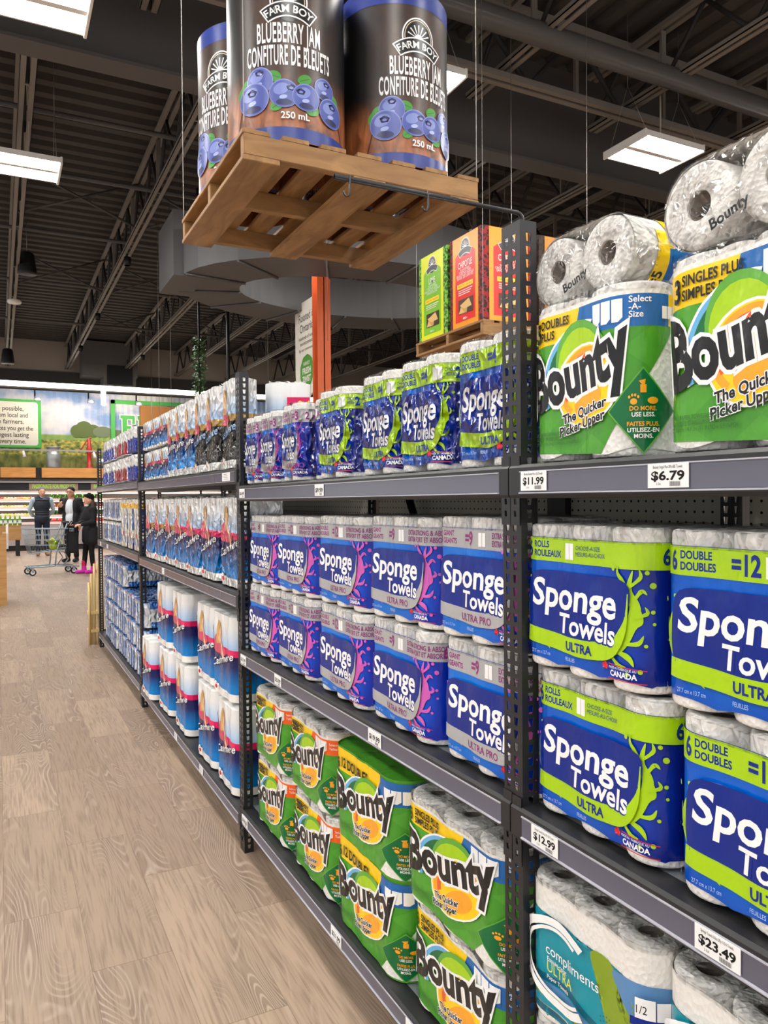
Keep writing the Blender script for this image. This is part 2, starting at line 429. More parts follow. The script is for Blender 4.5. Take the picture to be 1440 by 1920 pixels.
def green_diamond():
    m = GREEN; nt = m.node_tree
    if nt.nodes.get('diamond'): return m
    b = nt.nodes['Principled BSDF']; uv = nt.nodes.new('ShaderNodeUVMap'); uv.uv_map = 'UVMap'
    mp = nt.nodes.new('ShaderNodeMapping'); mp.inputs['Rotation'].default_value = (0, 0, PI/4); mp.inputs['Scale'].default_value = (3.2, 4.6, 1)
    ck = nt.nodes.new('ShaderNodeTexChecker'); ck.name = 'diamond'; ck.inputs['Scale'].default_value = 1.0
    ck.inputs[1].default_value = lin((72, 150, 44))+(1,); ck.inputs[2].default_value = lin((80, 158, 48))+(1,)
    nt.links.new(uv.outputs[0], mp.inputs[0]); nt.links.new(mp.outputs[0], ck.inputs[0]); nt.links.new(ck.outputs[0], b.inputs['Base Color']); return m
green_diamond()

def art_bounty(w, h, big, lines, band='blue', half=.3, side_green=False, big2=None, sh=.08, yb=.375):
    a = Art(); X = lambda f: (f-.5+sh)*w; Y = lambda v: v*h
    L = -half+.01
    a.poly([(L, Y(.075)), (X(.63), Y(.03)), (X(1.12), Y(.76)), (L, Y(.76))], GREEN)
    a.poly([(L, Y(.735)), (X(yb), Y(.735)), (X(yb+.055), Y(.915)), (L, Y(.915))], YELLOW)
    bm_ = BLUE if band == 'blue' else ORANGE
    a.poly([(X(yb), Y(.735)), (X(1.17), Y(.735)), (X(1.17), Y(.915)), (X(yb+.055), Y(.915))], bm_); xi = yb+.185 if yb < .45 else yb+.12
    a.poly([(X(1.14), Y(.735)), (min(X(1.5), half-.01), Y(.735)), (min(X(1.5), half-.01), Y(.915)), (X(1.2), Y(.915))], YELLOW)
    if side_green:
        a.poly([(X(.66), Y(.02)), (X(1.25), Y(.02)), (X(1.40), Y(.45)), (X(1.14), Y(.60)), (X(1.0), Y(.60))], TOWEL)
        a.poly([(L, Y(.9)), (X(yb+.05), Y(.9)), (X(yb+.07), Y(.985)), (L, Y(.985))], YELLOW); a.rect(X(yb+.06), X(1.45), Y(.9), Y(.97), BLUE)
        a.poly([(X(1.22), Y(.03)), (half-.01, Y(.03)), (half-.01, Y(.42)), (X(1.34), Y(.42))], DKGREEN)
        a.poly([(X(1.14), Y(.735)), (X(1.1), Y(.58)), (half-.01, Y(.52)), (half-.01, Y(.735))], GREEN)
    # select-a-size icons
    for k in range(3):
        x = X(xi)+k*w*.075; a.rect(x, x+w*.068, Y(.765), Y(.895), WHITE); a.stroke([(x+w*.068, Y(.765)), (x+w*.068, Y(.895))], .0012, bm_)
        a.poly([(x+w*.04, Y(.765)), (x+w*.068, Y(.765)), (x+w*.068, Y(.79))], bm_)
    if band == 'blue':
        for i, t in enumerate(('Select', '-A-', 'Size')): a.text(t, X(xi+.25), Y(.868-.042*i), h*.05, WHITE, bold=.015)
        for k in range(4): a.rect(X(1.0)+k*w*.04, X(1.0)+k*w*.04+w*.036, Y(.775), Y(.845), WHITE)
    else:
        a.text('Select-A-Size', X(xi+.24), Y(.85), h*.04, WHITE); a.text('Tailles au choix', X(xi+.24), Y(.80), h*.04, WHITE)
    # yellow corner wording
    a.text(big, X(.015), Y(.765), h*.165, BLACK, sx=.8, bold=.035)
    for i, t in enumerate(lines): a.text(t, X(.085 if len(big) < 2 else .14), Y(.838-.073*i if len(lines) > 1 else .79), h*((.074 if yb < .45 else .084) if len(lines) > 1 else .15), BLACK, sx=.78, bold=.03)
    if big2: a.text(big2, X(.10), Y(.765), h*.15, BLACK, sx=.7, bold=.03, shear=.2)
    # rainbow
    cx, cy = X(.50), Y(.46)
    for r, m in ((.37, WHITE), (.355, SKY), (.325, DKGREEN)): a.ring(cx-w*.03, cy, w*r, h*r*1.0, w*.06, m, PI*.42, PI*1.12, 20)
    for k, (r, m) in enumerate(((.31, LTGREEN), (.28, LIME))): a.ell(cx-w*.03, cy+h*(.10-.02*k), w*r*.75, h*r*.92, m, 24, .35)
    a.ell(cx, cy-h*.02, w*.27, h*.25, WHITE, 24, .4)
    a.ell(cx, cy-h*.02, w*.255, h*.235, YELLOW, 24, .4); a.ring(cx, cy-h*.01, w*.235, h*.215, w*.045, AMBER, .2, PI+.5, 24, .4); a.ring(cx, cy-h*.01, w*.20, h*.18, w*.04, REDOR, .5, PI+.1, 22, .4); a.ell(cx+w*.02, cy-h*.11, w*.13, h*.09, AMBER, 20, .4)
    wp = lambda t, x, y: (x, y*(1.0+.42*(2*t-1)**2)-.04)
    a.text('Bounty', X(.02), Y(.335), h*.37, BLACK, width=w*.84, bold=.04, rot=.21, warp=wp, outline=(WHITE, .055), shear=.06)
    a.text('The Quicker', X(.29), Y(.225), h*.078, BLACK, sx=.95, bold=.03, rot=.2, shear=.15, outline=(WHITE, .06))
    a.text('Picker Upper', X(.27), Y(.150), h*.078, BLACK, sx=.95, bold=.03, rot=.2, shear=.15, outline=(WHITE, .06))
    for i, t in enumerate(('2-PLY PAPER TOWELS/ESSUIE-TOUT', 'FEUILLES 2 EPAISSEURS PAR ROULEAU', '27.9 cm x 14.9 cm (11 IN/PO x 5.9 IN/PO)')):
        a.text(t, X(.02), Y(.165-.03*i), h*.032, mat('ink_leaf_dark', (30, 84, 26), .3), sx=.7)
    # green diamond badge
    dx, dy = X(.885), Y(.26); rx, ry = w*.19, h*.245
    a.poly([(dx, dy-ry), (dx+rx, dy), (dx, dy+ry), (dx-rx, dy)], LTGREEN); k = .95
    a.poly([(dx, dy-ry*k), (dx+rx*k, dy), (dx, dy+ry*k), (dx-rx*k, dy)], DKGREEN)
    a.rect(dx-w*.016, dx+w*.016, dy+h*.10, dy+h*.145, AMBER); a.poly([(dx-w*.008, dy+h*.145), (dx+w*.008, dy+h*.145), (dx+w*.012, dy+h*.175), (dx-w*.024, dy+h*.165)], AMBER)
    a.ell(dx-w*.05, dy+h*.05, w*.018, h*.018, AMBER, 10)
    for k in range(4): a.ell(dx-w*.072+k*w*.015, dy+h*(.076 if k in (0, 3) else .086), w*.006, h*.009, AMBER, 8)
    a.ell(dx+w*.05, dy+h*.055, w*.03, h*.02, AMBER, 12)
    for i, (t, m) in enumerate((('DO MORE.', AMBER), ('USE LESS.', WHITE), ('FAITES PLUS.', AMBER), ('UTILISEZ-EN', WHITE), ('MOINS.', WHITE))):
        a.text(t, dx, dy-h*(.0+.034*i+(.018 if i > 1 else 0)), h*.034, m, sx=.85, bold=.02, align='C')
    # small mark on the clear side
    a.ell(X(1.32), Y(.48), w*.10, h*.09, LTGREEN, 16); a.ell(X(1.32), Y(.47), w*.085, h*.07, YELLOW, 16); a.ell(X(1.32), Y(.47), w*.06, h*.045, REDOR, 14)
    a.text('Bounty', X(1.16), Y(.43), h*.13, BLACK, width=w*.32, bold=.05, rot=.1, outline=(WHITE, .04))
    return a

def blob_path(pts, n=5):
    """Catmull-Rom through a closed list of points"""
    P = []; N = len(pts)
    for i in range(N):
        p0, p1, p2, p3 = (Vector(pts[(i+k-1) % N]) for k in range(4))
        for j in range(n):
            t = j/n; P.append(tuple(.5*((2*p1)+(p2-p0)*t+(2*p0-5*p1+4*p2-p3)*t*t+(3*p1-p0-3*p2+p3)*t**3)))
    return P
def curve_path(pts, n=6):
    P = []; N = len(pts)
    for i in range(N-1):
        p0, p1, p2, p3 = (Vector(pts[min(max(i+k-1, 0), N-1)]) for k in range(4))
        for j in range(n):
            t = j/n; P.append(tuple(.5*((2*p1)+(p2-p0)*t+(2*p0-5*p1+4*p2-p3)*t*t+(3*p1-p0-3*p2+p3)*t**3)))
    return P+[tuple(pts[-1])]
def art_sponge(w, h, pro, band, half, crinkle=False, few=False, fs=1.0, sh=.035):
    """blue kitchen-towel pack: lime 'ULTRA' or grey 'ULTRA PRO'. fs scales the logo across the front"""
    a = Art(); X = lambda f: ((f-.5)*fs+sh)*w; Y = lambda v: v*h
    c1 = film('ink_grey' if pro else 'ink_lime', (172, 172, 174) if pro else (166, 208, 22), crinkle)
    spl = film('ink_pink_splash', (206, 96, 182), crinkle) if pro else c1; dk = PLUM if pro else NAVY
    white = film('ink_white', (244, 244, 244), crinkle); navy = film('ink_navy', (2, 38, 134), crinkle)
    a.rect(-half+.01, half-.01, Y(.745), Y(.905), c1)
    if not few or True:
        x0 = -w/2+.030
        for i, t in enumerate(band[1]): a.text(t, x0+h*.075, Y(.838-.062*i), h*.062, dk, sx=.85, bold=.03)
        a.text(band[0], x0, Y(.775), h*.15, dk, sx=.72, bold=.03)
        xa = x0+h*.40
        if len(band) > 2: a.text(band[2], xa, Y(.775), h*.15, dk, sx=.75, bold=.03); xa += h*.2
        for k in (0, 1): a.rect(xa+k*h*.046, xa+k*h*.046+h*.041, Y(.768), Y(.875), white)
        if pro:
            a.text('EXTRA STRONG & ABSORBENT', xa+h*.17, Y(.835), h*.065, dk, sx=.7, bold=.015); a.text('EXTRA FORT ET ABSORBANT', xa+h*.17, Y(.775), h*.065, dk, sx=.7, bold=.015)
        else:
            a.text('CHOOSE-A-SIZE', xa+h*.11, Y(.835), h*.04, dk, sx=.75); a.text('MESURE-AU-CHOIX', xa+h*.11, Y(.795), h*.04, dk, sx=.75)
        a.text(band[0], w/2+.012, Y(.778), h*.13, dk, sx=.8, bold=.03); a.text('ROULEAUX', w/2+.012+h*.1, Y(.785), h*.075, dk, bold=.02)
    # splash crown, right and left
    R = lambda pts: [(X(x), Y(y)) for x, y in pts]
    for pts, wd in (([(.60, .20), (.78, .26), (.855, .40), (.875, .52), (.845, .62), (.865, .74)], .058), ([(.86, .40), (.90, .44), (.895, .52)], .026), ([(.86, .55), (.82, .66), (.78, .72), (.785, .765)], .022), ([(.87, .56), (.905, .62), (.93, .60)], .020),
                    ([(.76, .25), (.84, .22), (.87, .17)], .030), ([(.82, .30), (.89, .31), (.915, .36)], .022), ([(.72, .22), (.78, .165), (.83, .16)], .022), ([(.87, .46), (.93, .49), (.92, .53)], .018), ([(.85, .64), (.90, .70), (.895, .75)], .018),
                    ([(.20, .22), (.085, .32), (.055, .44), (.075, .54)], .055), ([(.08, .34), (.035, .40), (.03, .50)], .020), ([(.08, .46), (.10, .56), (.09, .60)], .018), ([(.13, .27), (.20, .21), (.25, .15)], .024), ([(.06, .38), (.02, .36)], .014)):
        p = curve_path(R(pts)); n = len(p); a.stroke(p, w*wd*fs, spl, [1.05-.85*abs(2*i/(n-1)-.9)**1.5 if i/(n-1) > .4 else .75+.3*i/(n-1) for i in range(n)])
    for x, y, r in ((.955, .655, .015), (.93, .73, .011), (.955, .50, .010), (.90, .145, .012), (.755, .745, .012), (.96, .43, .008), (.925, .30, .009), (.02, .60, .012), (.10, .63, .009), (.0, .36, .009), (.84, .12, .011)):
        a.ell(X(x), Y(y), w*r*fs, w*r*fs, spl, 10)
    # shield and ribbon
    a.poly(blob_path(R([(.10, .63), (.30, .685), (.60, .68), (.835, .665), (.835, .45), (.74, .25), (.55, .225), (.30, .24), (.10, .25)]), 5), navy)
    rib = c1
    a.stroke(curve_path(R([(.075, .235), (.30, .215), (.56, .205), (.74, .255), (.825, .40), (.845, .60)])), h*.115, rib, [.95]*10+[1.0]*6+[1, .95, .9, .8, .7, .6, .5, .4, .3, .2, .15, .1, .08, .05, .05][:15])
    for ob, m in ((.06, navy), (0, white)):
        a.text('Sponge', X(.115), Y(.445), h*.265, m, width=w*.66*fs, bold=.022+ob, rot=-.01, shear=.10)
        a.text('Towels', X(.335), Y(.285), h*.185, m, width=w*.43*fs, bold=.02+ob, rot=-.02, shear=.08)
    a.text('ULTRA PRO' if pro else 'ULTRA', X(.33 if pro else .40), Y(.175), h*.082, dk, sx=.95, bold=.03 if not pro else .01, rot=.0)
    # small print and maple leaf
    for x, t in ((.03, '2'), (.115, '27.7 cm x 13.7 cm'), (.40, 'FEUILLES')): a.text(t, X(x), Y(.105), h*.035, PALEBLUE, sx=.7)
    a.text('CANADA', X(.74), Y(.095), h*.048, white, sx=.9, bold=.03); a.text('MADE IN / FABRIQUE AU', X(.73), Y(.138), h*.022, white, sx=.8)
    lx, ly, q = X(.70), Y(.145), h*.03
    a.poly([(lx, ly+q), (lx+q*.3, ly+q*.45), (lx+q*.9, ly+q*.35), (lx+q*.6, ly-q*.2), (lx+q*.7, ly-q*.6), (lx, ly-q*.45), (lx-q*.7, ly-q*.6), (lx-q*.6, ly-q*.2), (lx-q*.9, ly+q*.35), (lx-q*.3, ly+q*.45)], RED)
    a.stroke([(X(.73), Y(.165)), (X(.93), Y(.155))], .0014, RED); a.stroke([(X(.73), Y(.08)), (X(.93), Y(.075))], .0014, RED)
    # lettering on the side of the pack
    if not pro:
        for i, t in enumerate(('ABSORBE', 'PAR', 'PEU DE')): a.text(t, w/2+.115, Y(.60-.085*i), h*.075, PALEBLUE, sx=.75, align='C')
    return a
def art_cashmere(w, h, band, crinkle, name='Cashmere', lady=True, black=False):
    a = Art(); X = lambda f: (f-.5)*w; Y = lambda v: v*h
    hair = film('ink_hair', (214, 166, 96), crinkle); skin = film('ink_skin', (236, 186, 158), crinkle); dress = film('ink_dress', (212, 74, 104), crinkle)
    white = film('ink_white', (244, 244, 244), crinkle)
    if lady:
        R = lambda pts: [(X(x), Y(y)) for x, y in pts]
        a.poly(blob_path(R([(.16, .50), (.15, .62), (.26, .71), (.40, .66), (.62, .58), (.62, .50)]), 4), dress)
        a.poly(blob_path(R([(.26, .60), (.27, .80), (.36, .885), (.47, .83), (.47, .70), (.42, .62), (.34, .66)]), 5), hair)
        a.ell(X(.40), Y(.77), w*.065, h*.055, skin, 16, .15); a.poly(R([(.36, .72), (.44, .72), (.45, .66), (.40, .60), (.33, .66)]), skin)
        a.poly(blob_path(R([(.30, .78), (.33, .86), (.42, .86), (.44, .81), (.37, .83), (.35, .74)]), 4), hair)
        a.stroke(curve_path(R([(.46, .67), (.52, .58), (.57, .50), (.60, .44)])), w*.055, skin, None)
        a.rect(X(.02), X(.10), Y(.60), Y(.74), dress); a.ell(X(.06), Y(.76), w*.05, h*.045, RED, 12)
    ink = film('ink_pale_script', (150, 190, 235), crinkle) if black else white
    sh = film('ink_navy_shadow', (20, 22, 70), crinkle)
    for o, m in ((.003, sh), (0, ink)): a.text(name, X(.10)+o, Y(.315)-o, h*.12, m, width=w*.86, bold=.012, shear=.35, rot=.24, spacing=1.05)
    a.poly([(X(.12), Y(.06)), (X(.20), Y(.15)), (X(.27), Y(.09)), (X(.36), Y(.12)), (X(.30), Y(.05))], white); a.ell(X(.23), Y(.085), w*.035, h*.025, RED, 12)
    for i in range(2): a.text('papier hygienique', X(.62), Y(.075-.028*i), h*.022, film('ink_softblue', (110, 170, 220), crinkle))
    return a
def cash_ramp(key, band, body, crinkle):
    top = (160, 198, 238); low = (0, 126, 206); return ramp_film('toilet_print_'+key, [(0, (242, 240, 236)), (.10, (242, 240, 236)), (.105, low if body == 'navy' else (20, 20, 22)), (.17, low if body == 'navy' else (18, 18, 20)), (.40, (26, 34, 98) if body == 'navy' else (16, 16, 18)), (.52, (24, 28, 84) if body == 'navy' else (14, 14, 16)), (.525, band), (.595, band), (.60, top), (.84, (238, 240, 242)), (1, (242, 242, 240))], 'v', crinkle)
# ------------------------------------------------------------------ store shell
def floor_material():
    m = bpy.data.materials.new('vinyl_plank'); m.use_nodes = True; nt = m.node_tree; b = nt.nodes['Principled BSDF']; N = nt.nodes.new; Lk = nt.links.new
    def math_(op, a, c=None):
        n = N('ShaderNodeMath'); n.operation = op
        for i, x in enumerate((a, c)):
            if x is None: continue
            if isinstance(x, (int, float)): n.inputs[i].default_value = x
            else: Lk(x, n.inputs[i])
        return n.outputs[0]
    tc = N('ShaderNodeTexCoord'); sp = N('ShaderNodeSeparateXYZ'); Lk(tc.outputs['Object'], sp.inputs[0])
    u = math_('DIVIDE', math_('ADD', sp.outputs[0], .867), .2365); iu = math_('FLOOR', u)
    wn = N('ShaderNodeTexWhiteNoise'); wn.noise_dimensions = '1D'; Lk(iu, wn.inputs['W'])
    v = math_('ADD', math_('DIVIDE', sp.outputs[1], .95), math_('MULTIPLY', math_('FRACT', math_('MULTIPLY', iu, .437)), 1)); iv = math_('FLOOR', v)
    cb = N('ShaderNodeCombineXYZ'); Lk(iu, cb.inputs[0]); Lk(iv, cb.inputs[1])
    w2 = N('ShaderNodeTexWhiteNoise'); w2.noise_dimensions = '2D'; Lk(cb.outputs[0], w2.inputs['Vector'])
    # grain: long wavy figure, shifted plank by plank
    off = N('ShaderNodeVectorMath'); off.operation = 'SCALE'; Lk(w2.outputs['Color'], off.inputs[0]); off.inputs['Scale'].default_value = 30
    add = N('ShaderNodeVectorMath'); Lk(tc.outputs['Object'], add.inputs[0]); Lk(off.outputs[0], add.inputs[1])
    mp = N('ShaderNodeMapping'); mp.inputs['Scale'].default_value = (4.4, .85, 1); Lk(add.outputs[0], mp.inputs[0])
    n1 = N('ShaderNodeTexNoise'); n1.inputs['Scale'].default_value = 1.0; n1.inputs['Detail'].default_value = 1.6; n1.inputs['Roughness'].default_value = .45; n1.inputs['Distortion'].default_value = .5; Lk(mp.outputs[0], n1.inputs['Vector'])
    rings = math_('FRACT', math_('MULTIPLY', n1.outputs[0], 46))
    tri = math_('ABSOLUTE', math_('SUBTRACT', rings, .5))
    mp2 = N('ShaderNodeMapping'); mp2.inputs['Scale'].default_value = (120, 5, 1); Lk(add.outputs[0], mp2.inputs[0])
    n2 = N('ShaderNodeTexNoise'); n2.inputs['Scale'].default_value = 1.0; n2.inputs['Detail'].default_value = 2; Lk(mp2.outputs[0], n2.inputs['Vector'])
    mp3 = N('ShaderNodeMapping'); mp3.inputs['Scale'].default_value = (6.5, .9, 1); Lk(add.outputs[0], mp3.inputs[0])
    n3 = N('ShaderNodeTexNoise'); n3.inputs['Scale'].default_value = 1.0; n3.inputs['Detail'].default_value = 4; Lk(mp3.outputs[0], n3.inputs['Vector'])
    def mix(f, a, c):
        n = N('ShaderNodeMix'); n.data_type = 'RGBA'
        for s, x in ((n.inputs[0], f), (n.inputs[6], a), (n.inputs[7], c)):
            if isinstance(x, tuple): s.default_value = lin(x)+(1,)
            elif isinstance(x, (int, float)): s.default_value = x
            else: Lk(x, s)
        return n.outputs[2]
    def ramp(x, lo, hi):
        n = N('ShaderNodeMapRange'); n.inputs['From Min'].default_value = lo; n.inputs['From Max'].default_value = hi; Lk(x, n.inputs[0]); return n.outputs[0]
    base = mix(w2.outputs['Value'], (152, 130, 112), (180, 157, 136))
    base = mix(math_('MULTIPLY', ramp(n3.outputs[0], .42, .66), .6), base, (126, 106, 94))
    base = mix(math_('MULTIPLY', ramp(n2.outputs[0], .46, .68), .5), base, (106, 88, 76))
    lt = math_('MULTIPLY', math_('MULTIPLY', ramp(tri, .28, .46), ramp(n3.outputs[0], .45, .66)), .5)
    base = mix(lt, base, (212, 194, 176))
    eu = math_('ABSOLUTE', math_('SUBTRACT', math_('FRACT', u), .5)); ev = math_('ABSOLUTE', math_('SUBTRACT', math_('FRACT', v), .5))
    seam = math_('MAXIMUM', math_('GREATER_THAN', eu, .4945), math_('GREATER_THAN', ev, .4985))
    base = mix(math_('MULTIPLY', seam, .5), base, (92, 76, 62))
    Lk(base, b.inputs['Base Color']); b.inputs['Roughness'].default_value = .46; b.inputs['Specular IOR Level'].default_value = .35
    bp = N('ShaderNodeBump'); bp.inputs['Strength'].default_value = .12; bp.inputs['Distance'].default_value = .003; Lk(n2.outputs[0], bp.inputs['Height']); Lk(bp.outputs[0], b.inputs['Normal'])
    return m
struct('floor', ([(-9, -5, 0), (13, -5, 0), (13, 26.5, 0), (-9, 26.5, 0)], [(0, 1, 2, 3)]), floor_material())
STEEL = mat('painted_ceiling_steel', (84, 81, 80), .6, .3); STEELD = mat('painted_deck', (74, 70, 68), .7, .2)
STEELL = mat('painted_joist', (122, 115, 108), .55, .3); DARK = mat('charcoal_web', (46, 45, 46), .6, .3)
def deck(name, x0, x1, y0, y1, z, along, pitch=.3):
    """corrugated roof deck, ribs running along x or y"""
    V = []; F = []; a, b = (y0, y1) if along == 'x' else (x0, x1); t = a; P = []
    while t < b:
        for d, h in ((0, 0), (pitch*.42, 0), (pitch*.52, .075), (pitch*.9, .075)): P.append((t+d, z+h))
        t += pitch
    for q, h in P:
        V += [(x0, q, h), (x1, q, h)] if along == 'x' else [(q, y0, h), (q, y1, h)]
    F = [(2*i, 2*i+1, 2*i+3, 2*i+2) for i in range(len(P)-1)]
    return struct(name, (V, F), STEELD)
deck('ceiling', -9, 13, 7.1, 26.5, 6.35, 'x'); deck('ceiling', -9, 13, -5, 7.1, 6.35, 'y')
WALLC = mat('store_wall_paint', (150, 138, 128), .8, .2); WALLD = mat('store_wall_dark_band', (52, 50, 50), .7, .2)
struct('wall_back', bx(-9, 13, 25.6, 25.9, 0, 6.5), WALLC)
struct('wall_right', bx(13, 13.2, -5, 26.5, 0, 6.5), mat('side_wall_paint', (96, 92, 90), .8, .2))
struct('trim_1', bx(-9, 13, 25.45, 25.6, 4.96, 5.4), WALLD)
bm = bmesh.new()
box(bm, -9, 13, 7.0, 7.03, 5.2, 6.05); box(bm, -9, 13, 6.89, 7.14, 5.18, 5.21); box(bm, -9, 13, 6.89, 7.14, 6.03, 6.06); box(bm, -9, 13, 6.98, 7.3, 6.06, 6.46)
struct('roof_girder', bm, STEEL)
def joist(x, y0, y1, z0=5.5, z1=6.2, n=None, zig=1.05):
    bm = bmesh.new()
    for dx in (-.075, .02):
        box(bm, x+dx, x+dx+.055, y0, y1, z0, z0+.012); box(bm, x+dx+(.049 if dx > 0 else 0), x+dx+(.055 if dx > 0 else .006), y0, y1, z0, z0+.05)
        box(bm, x+dx, x+dx+.055, y0, y1, z1, z1+.05)
    k = int((y1-y0)/zig)
    for i in range(k):
        ya = y0+(y1-y0)*i/k; yb = y0+(y1-y0)*(i+1)/k; ym = (ya+yb)/2
        tube(bm, [(x, ya, z0+.02), (x, ym, z1+.02)], .024, 5, 1); tube(bm, [(x, ym, z1+.02), (x, yb, z0+.02)], .024, 5, 1)
        if i % 2: box(bm, x-.03, x+.03, ya-.012, ya+.012, z0, z1)
    return struct('roof_joist', bm, [STEELL, DARK])
for x in (-2.2, -.55, 1.1, 2.75, 4.42, 6.1, 7.75, 9.4): joist(x, 7.2, 25.5)
for x in (-1.3, .35, 2.0, 3.65, 5.3, 6.95, 8.6): joist(x, 0.5, 6.8, 5.62, 6.2)
bm = bmesh.new()                                                # truss girder crossing the near bay
for y in (6.12, 6.22):
    box(bm, -6, 12, y, y+.06, 5.5, 5.56)
    box(bm, -6, 12, y, y+.06, 6.18, 6.26)
x = -6
while x < 11.5:
    tube(bm, [(x, 6.2, 5.53), (x+.62, 6.2, 6.2)], .028, 6, 1); tube(bm, [(x+.62, 6.2, 6.2), (x+1.24, 6.2, 5.53)], .028, 6, 1); box(bm, x+.6, x+.64, 6.18, 6.22, 5.56, 6.2); x += 1.24
struct('roof_truss', bm, [STEELL, DARK])
for (y, r, z) in ((5.55, .10, 5.6),):
    bm = bmesh.new(); tube(bm, [(-4, y, z), (12, y, z)], r, 16); struct('ceiling_pipe', bm, STEEL)
for y in (9.3, 11.0, 13.4, 16.5, 20): bm = bmesh.new(); tube(bm, [(-6, y, 5.75), (12, y, 5.75)], .03, 6); struct('ceiling_conduit', bm, STEEL)
for i, (x, y) in enumerate(((-.55, 12), (1.1, 12), (-.55, 16), (1.1, 16), (2.75, 14), (1.1, 20), (2.75, 19))):   # cross bridging
    bm = bmesh.new(); tube(bm, [(x, y, 5.52), (x+1.65, y, 6.2)], .02, 5); tube(bm, [(x, y, 6.2), (x+1.65, y, 5.52)], .02, 5); struct('joist_bridging', bm, STEEL)

# ------------------------------------------------------------------ ceiling fixtures (these light the shop)
WHITEM = mat('white_enamel', (232, 230, 226), .4, .4); WIRE = mat('hanger_wire', (150, 146, 140), .4, .5, .6)
LIT = mat('lit_led_panel', (255, 251, 245), .5, .2, emit=LAMP)
def make_fixture():
    t = empty('ceiling_light')
    bm = bmesh.new(); box(bm, -.40, .40, -.29, .29, .035, .055, bev=.004); box(bm, -.39, .39, -.03, .03, -.002, .036)
    for s in (-1, 1): box(bm, s*.405-.012, s*.405+.012, -.30, .30, -.02, .06, bev=.004); box(bm, -.40, .40, s*.29-.008, s*.29+.008, .0, .05)
    obj('housing', bm, WHITEM, t)
    for s in (-1, 1):
        bm = bmesh.new(); box(bm, -.385, .385, min(s*.04, s*.272), max(s*.04, s*.272), .012, .022); d = obj('lit_panel', bm, LIT, t)
    for x in (-.36, .36):
        bm = bmesh.new(); tube(bm, [(x, -.26, .05), (x, 0, .62), (x, .26, .05)], .003, 5); tube(bm, [(x, 0, .62), (x, 0, 1.34)], .003, 5); obj('hanger', bm, WIRE, t)
    bm = bmesh.new(); tube(bm, [(.1, 0, .05), (.11, .01, .5), (.095, 0, .9), (.1, 0, 1.34)], .008, 6); obj('power_cord', bm, mat('cream_cord', (170, 158, 138), .6), t)
    return t
fx = make_fixture(); first = True
LAB = {(-.62, 6.02): 'lit white ceiling light at the top left corner of the photo', (-.62, 9.05): 'lit white ceiling light hanging beyond the corner one, at left edge', (5.3, 5.88): 'lit white two-panel ceiling light above the clear-wrapped towel rolls', (2.32, 5.78): 'lit white ceiling light peeking out behind the right jam can'}
for x, y in [(-.62, 6.02), (-.62, 9.05), (5.3, 5.88), (2.32, 5.78)]+[(a, b) for a in (-6.5, -3.5, -.62, 2.35, 5.3, 8.3) for b in (-3, 0, 3, 6, 9) if not ((a, b) in ((-.62, 6), (-.62, 9), (2.35, 6), (5.3, 6)))]:
    if first: o = fx; o.location = (x, y, 5.0); first = False
    else: o = dup(fx, (x, y, 5.0))
    o['label'] = LAB.get((x, y), 'white ceiling light of the same grid, further along the store ceiling'); o['category'] = 'ceiling light'; o['group'] = 'ceiling lights'

# ------------------------------------------------------------------ steel shelving
PB = mat('black_powder_coat', (33, 33, 36), .42, .45); CHAN = mat('price_channel', (92, 92, 108), .2, .6, bump=(14, .25, .004, (.3, 1, 1))); LIP = mat('clear_channel_lip', (176, 176, 186), .15, .6)
DECKM = mat('zinc_deck', (140, 146, 150), .38, .5, .35); DECKB = mat('black_deck', (52, 54, 56), .5, .4); PEG = mat('cream_pegboard', (232, 226, 208), .7, .2)
HP = 1.933; AY = 1.144; BAYS = [(AY-1.829, AY), (AY, 2.973), (2.973, 5.411), (5.411, 7.849)]
def perforated(bm, o, u, v, w, h, cols, pitch=.0244, hw=(.0125, .0085), hh=.0155, z0=.012, mi=0):
    """plate with tapered slots; o corner, u across, v up; cols = list of (u centre, shift)"""
    o, u, v = Vector(o), Vector(u), Vector(v); P = lambda a, b: bm.verts.new(o+u*a+v*b)
    edges = [0]+[(cols[i]+cols[i+1])/2 for i in range(len(cols)-1)]+[w]; rows = int((h-2*z0)/pitch)
    def quad(a0, a1, b0, b1): bm.faces.new((P(a0, b0), P(a1, b0), P(a1, b1), P(a0, b1)))
    for k, c in enumerate(cols):
        e0, e1 = edges[k], edges[k+1]
        quad(e0, e1, 0, z0); quad(e0, e1, z0+rows*pitch, h)
        for j in range(rows):
            b0 = z0+j*pitch; b1 = b0+pitch; m = (b0+b1)/2; t, s = hw[0]/2, hw[1]/2
            A = [P(e0, b0), P(e1, b0), P(e1, b1), P(e0, b1)]; H = [P(c-s, m-hh/2), P(c+s, m-hh/2), P(c+t, m+hh/2), P(c-t, m+hh/2)]
            for i in range(4): bm.faces.new((A[i], A[(i+1) % 4], H[(i+1) % 4], H[i]))
def post_bm(flip=1):
    bm = bmesh.new()      # corner at origin; front plate runs +Y, side plate runs +X
    perforated(bm, (0, 0, 0), (0, 1, 0), (0, 0, 1), .056, HP, [.0185, .0415])
    perforated(bm, (0, 0, 0), (flip, 0, 0), (0, 0, 1), .037, HP, [.019])
    bmesh.ops.remove_doubles(bm, verts=bm.verts[:], dist=1e-5); bmesh.ops.recalc_face_normals(bm, faces=bm.faces[:]); return bm
def solid(o, t=.0018):
    md = o.modifiers.new('thickness', 'SOLIDIFY'); md.thickness = t; md.offset = 0; return o
post0 = back0 = None
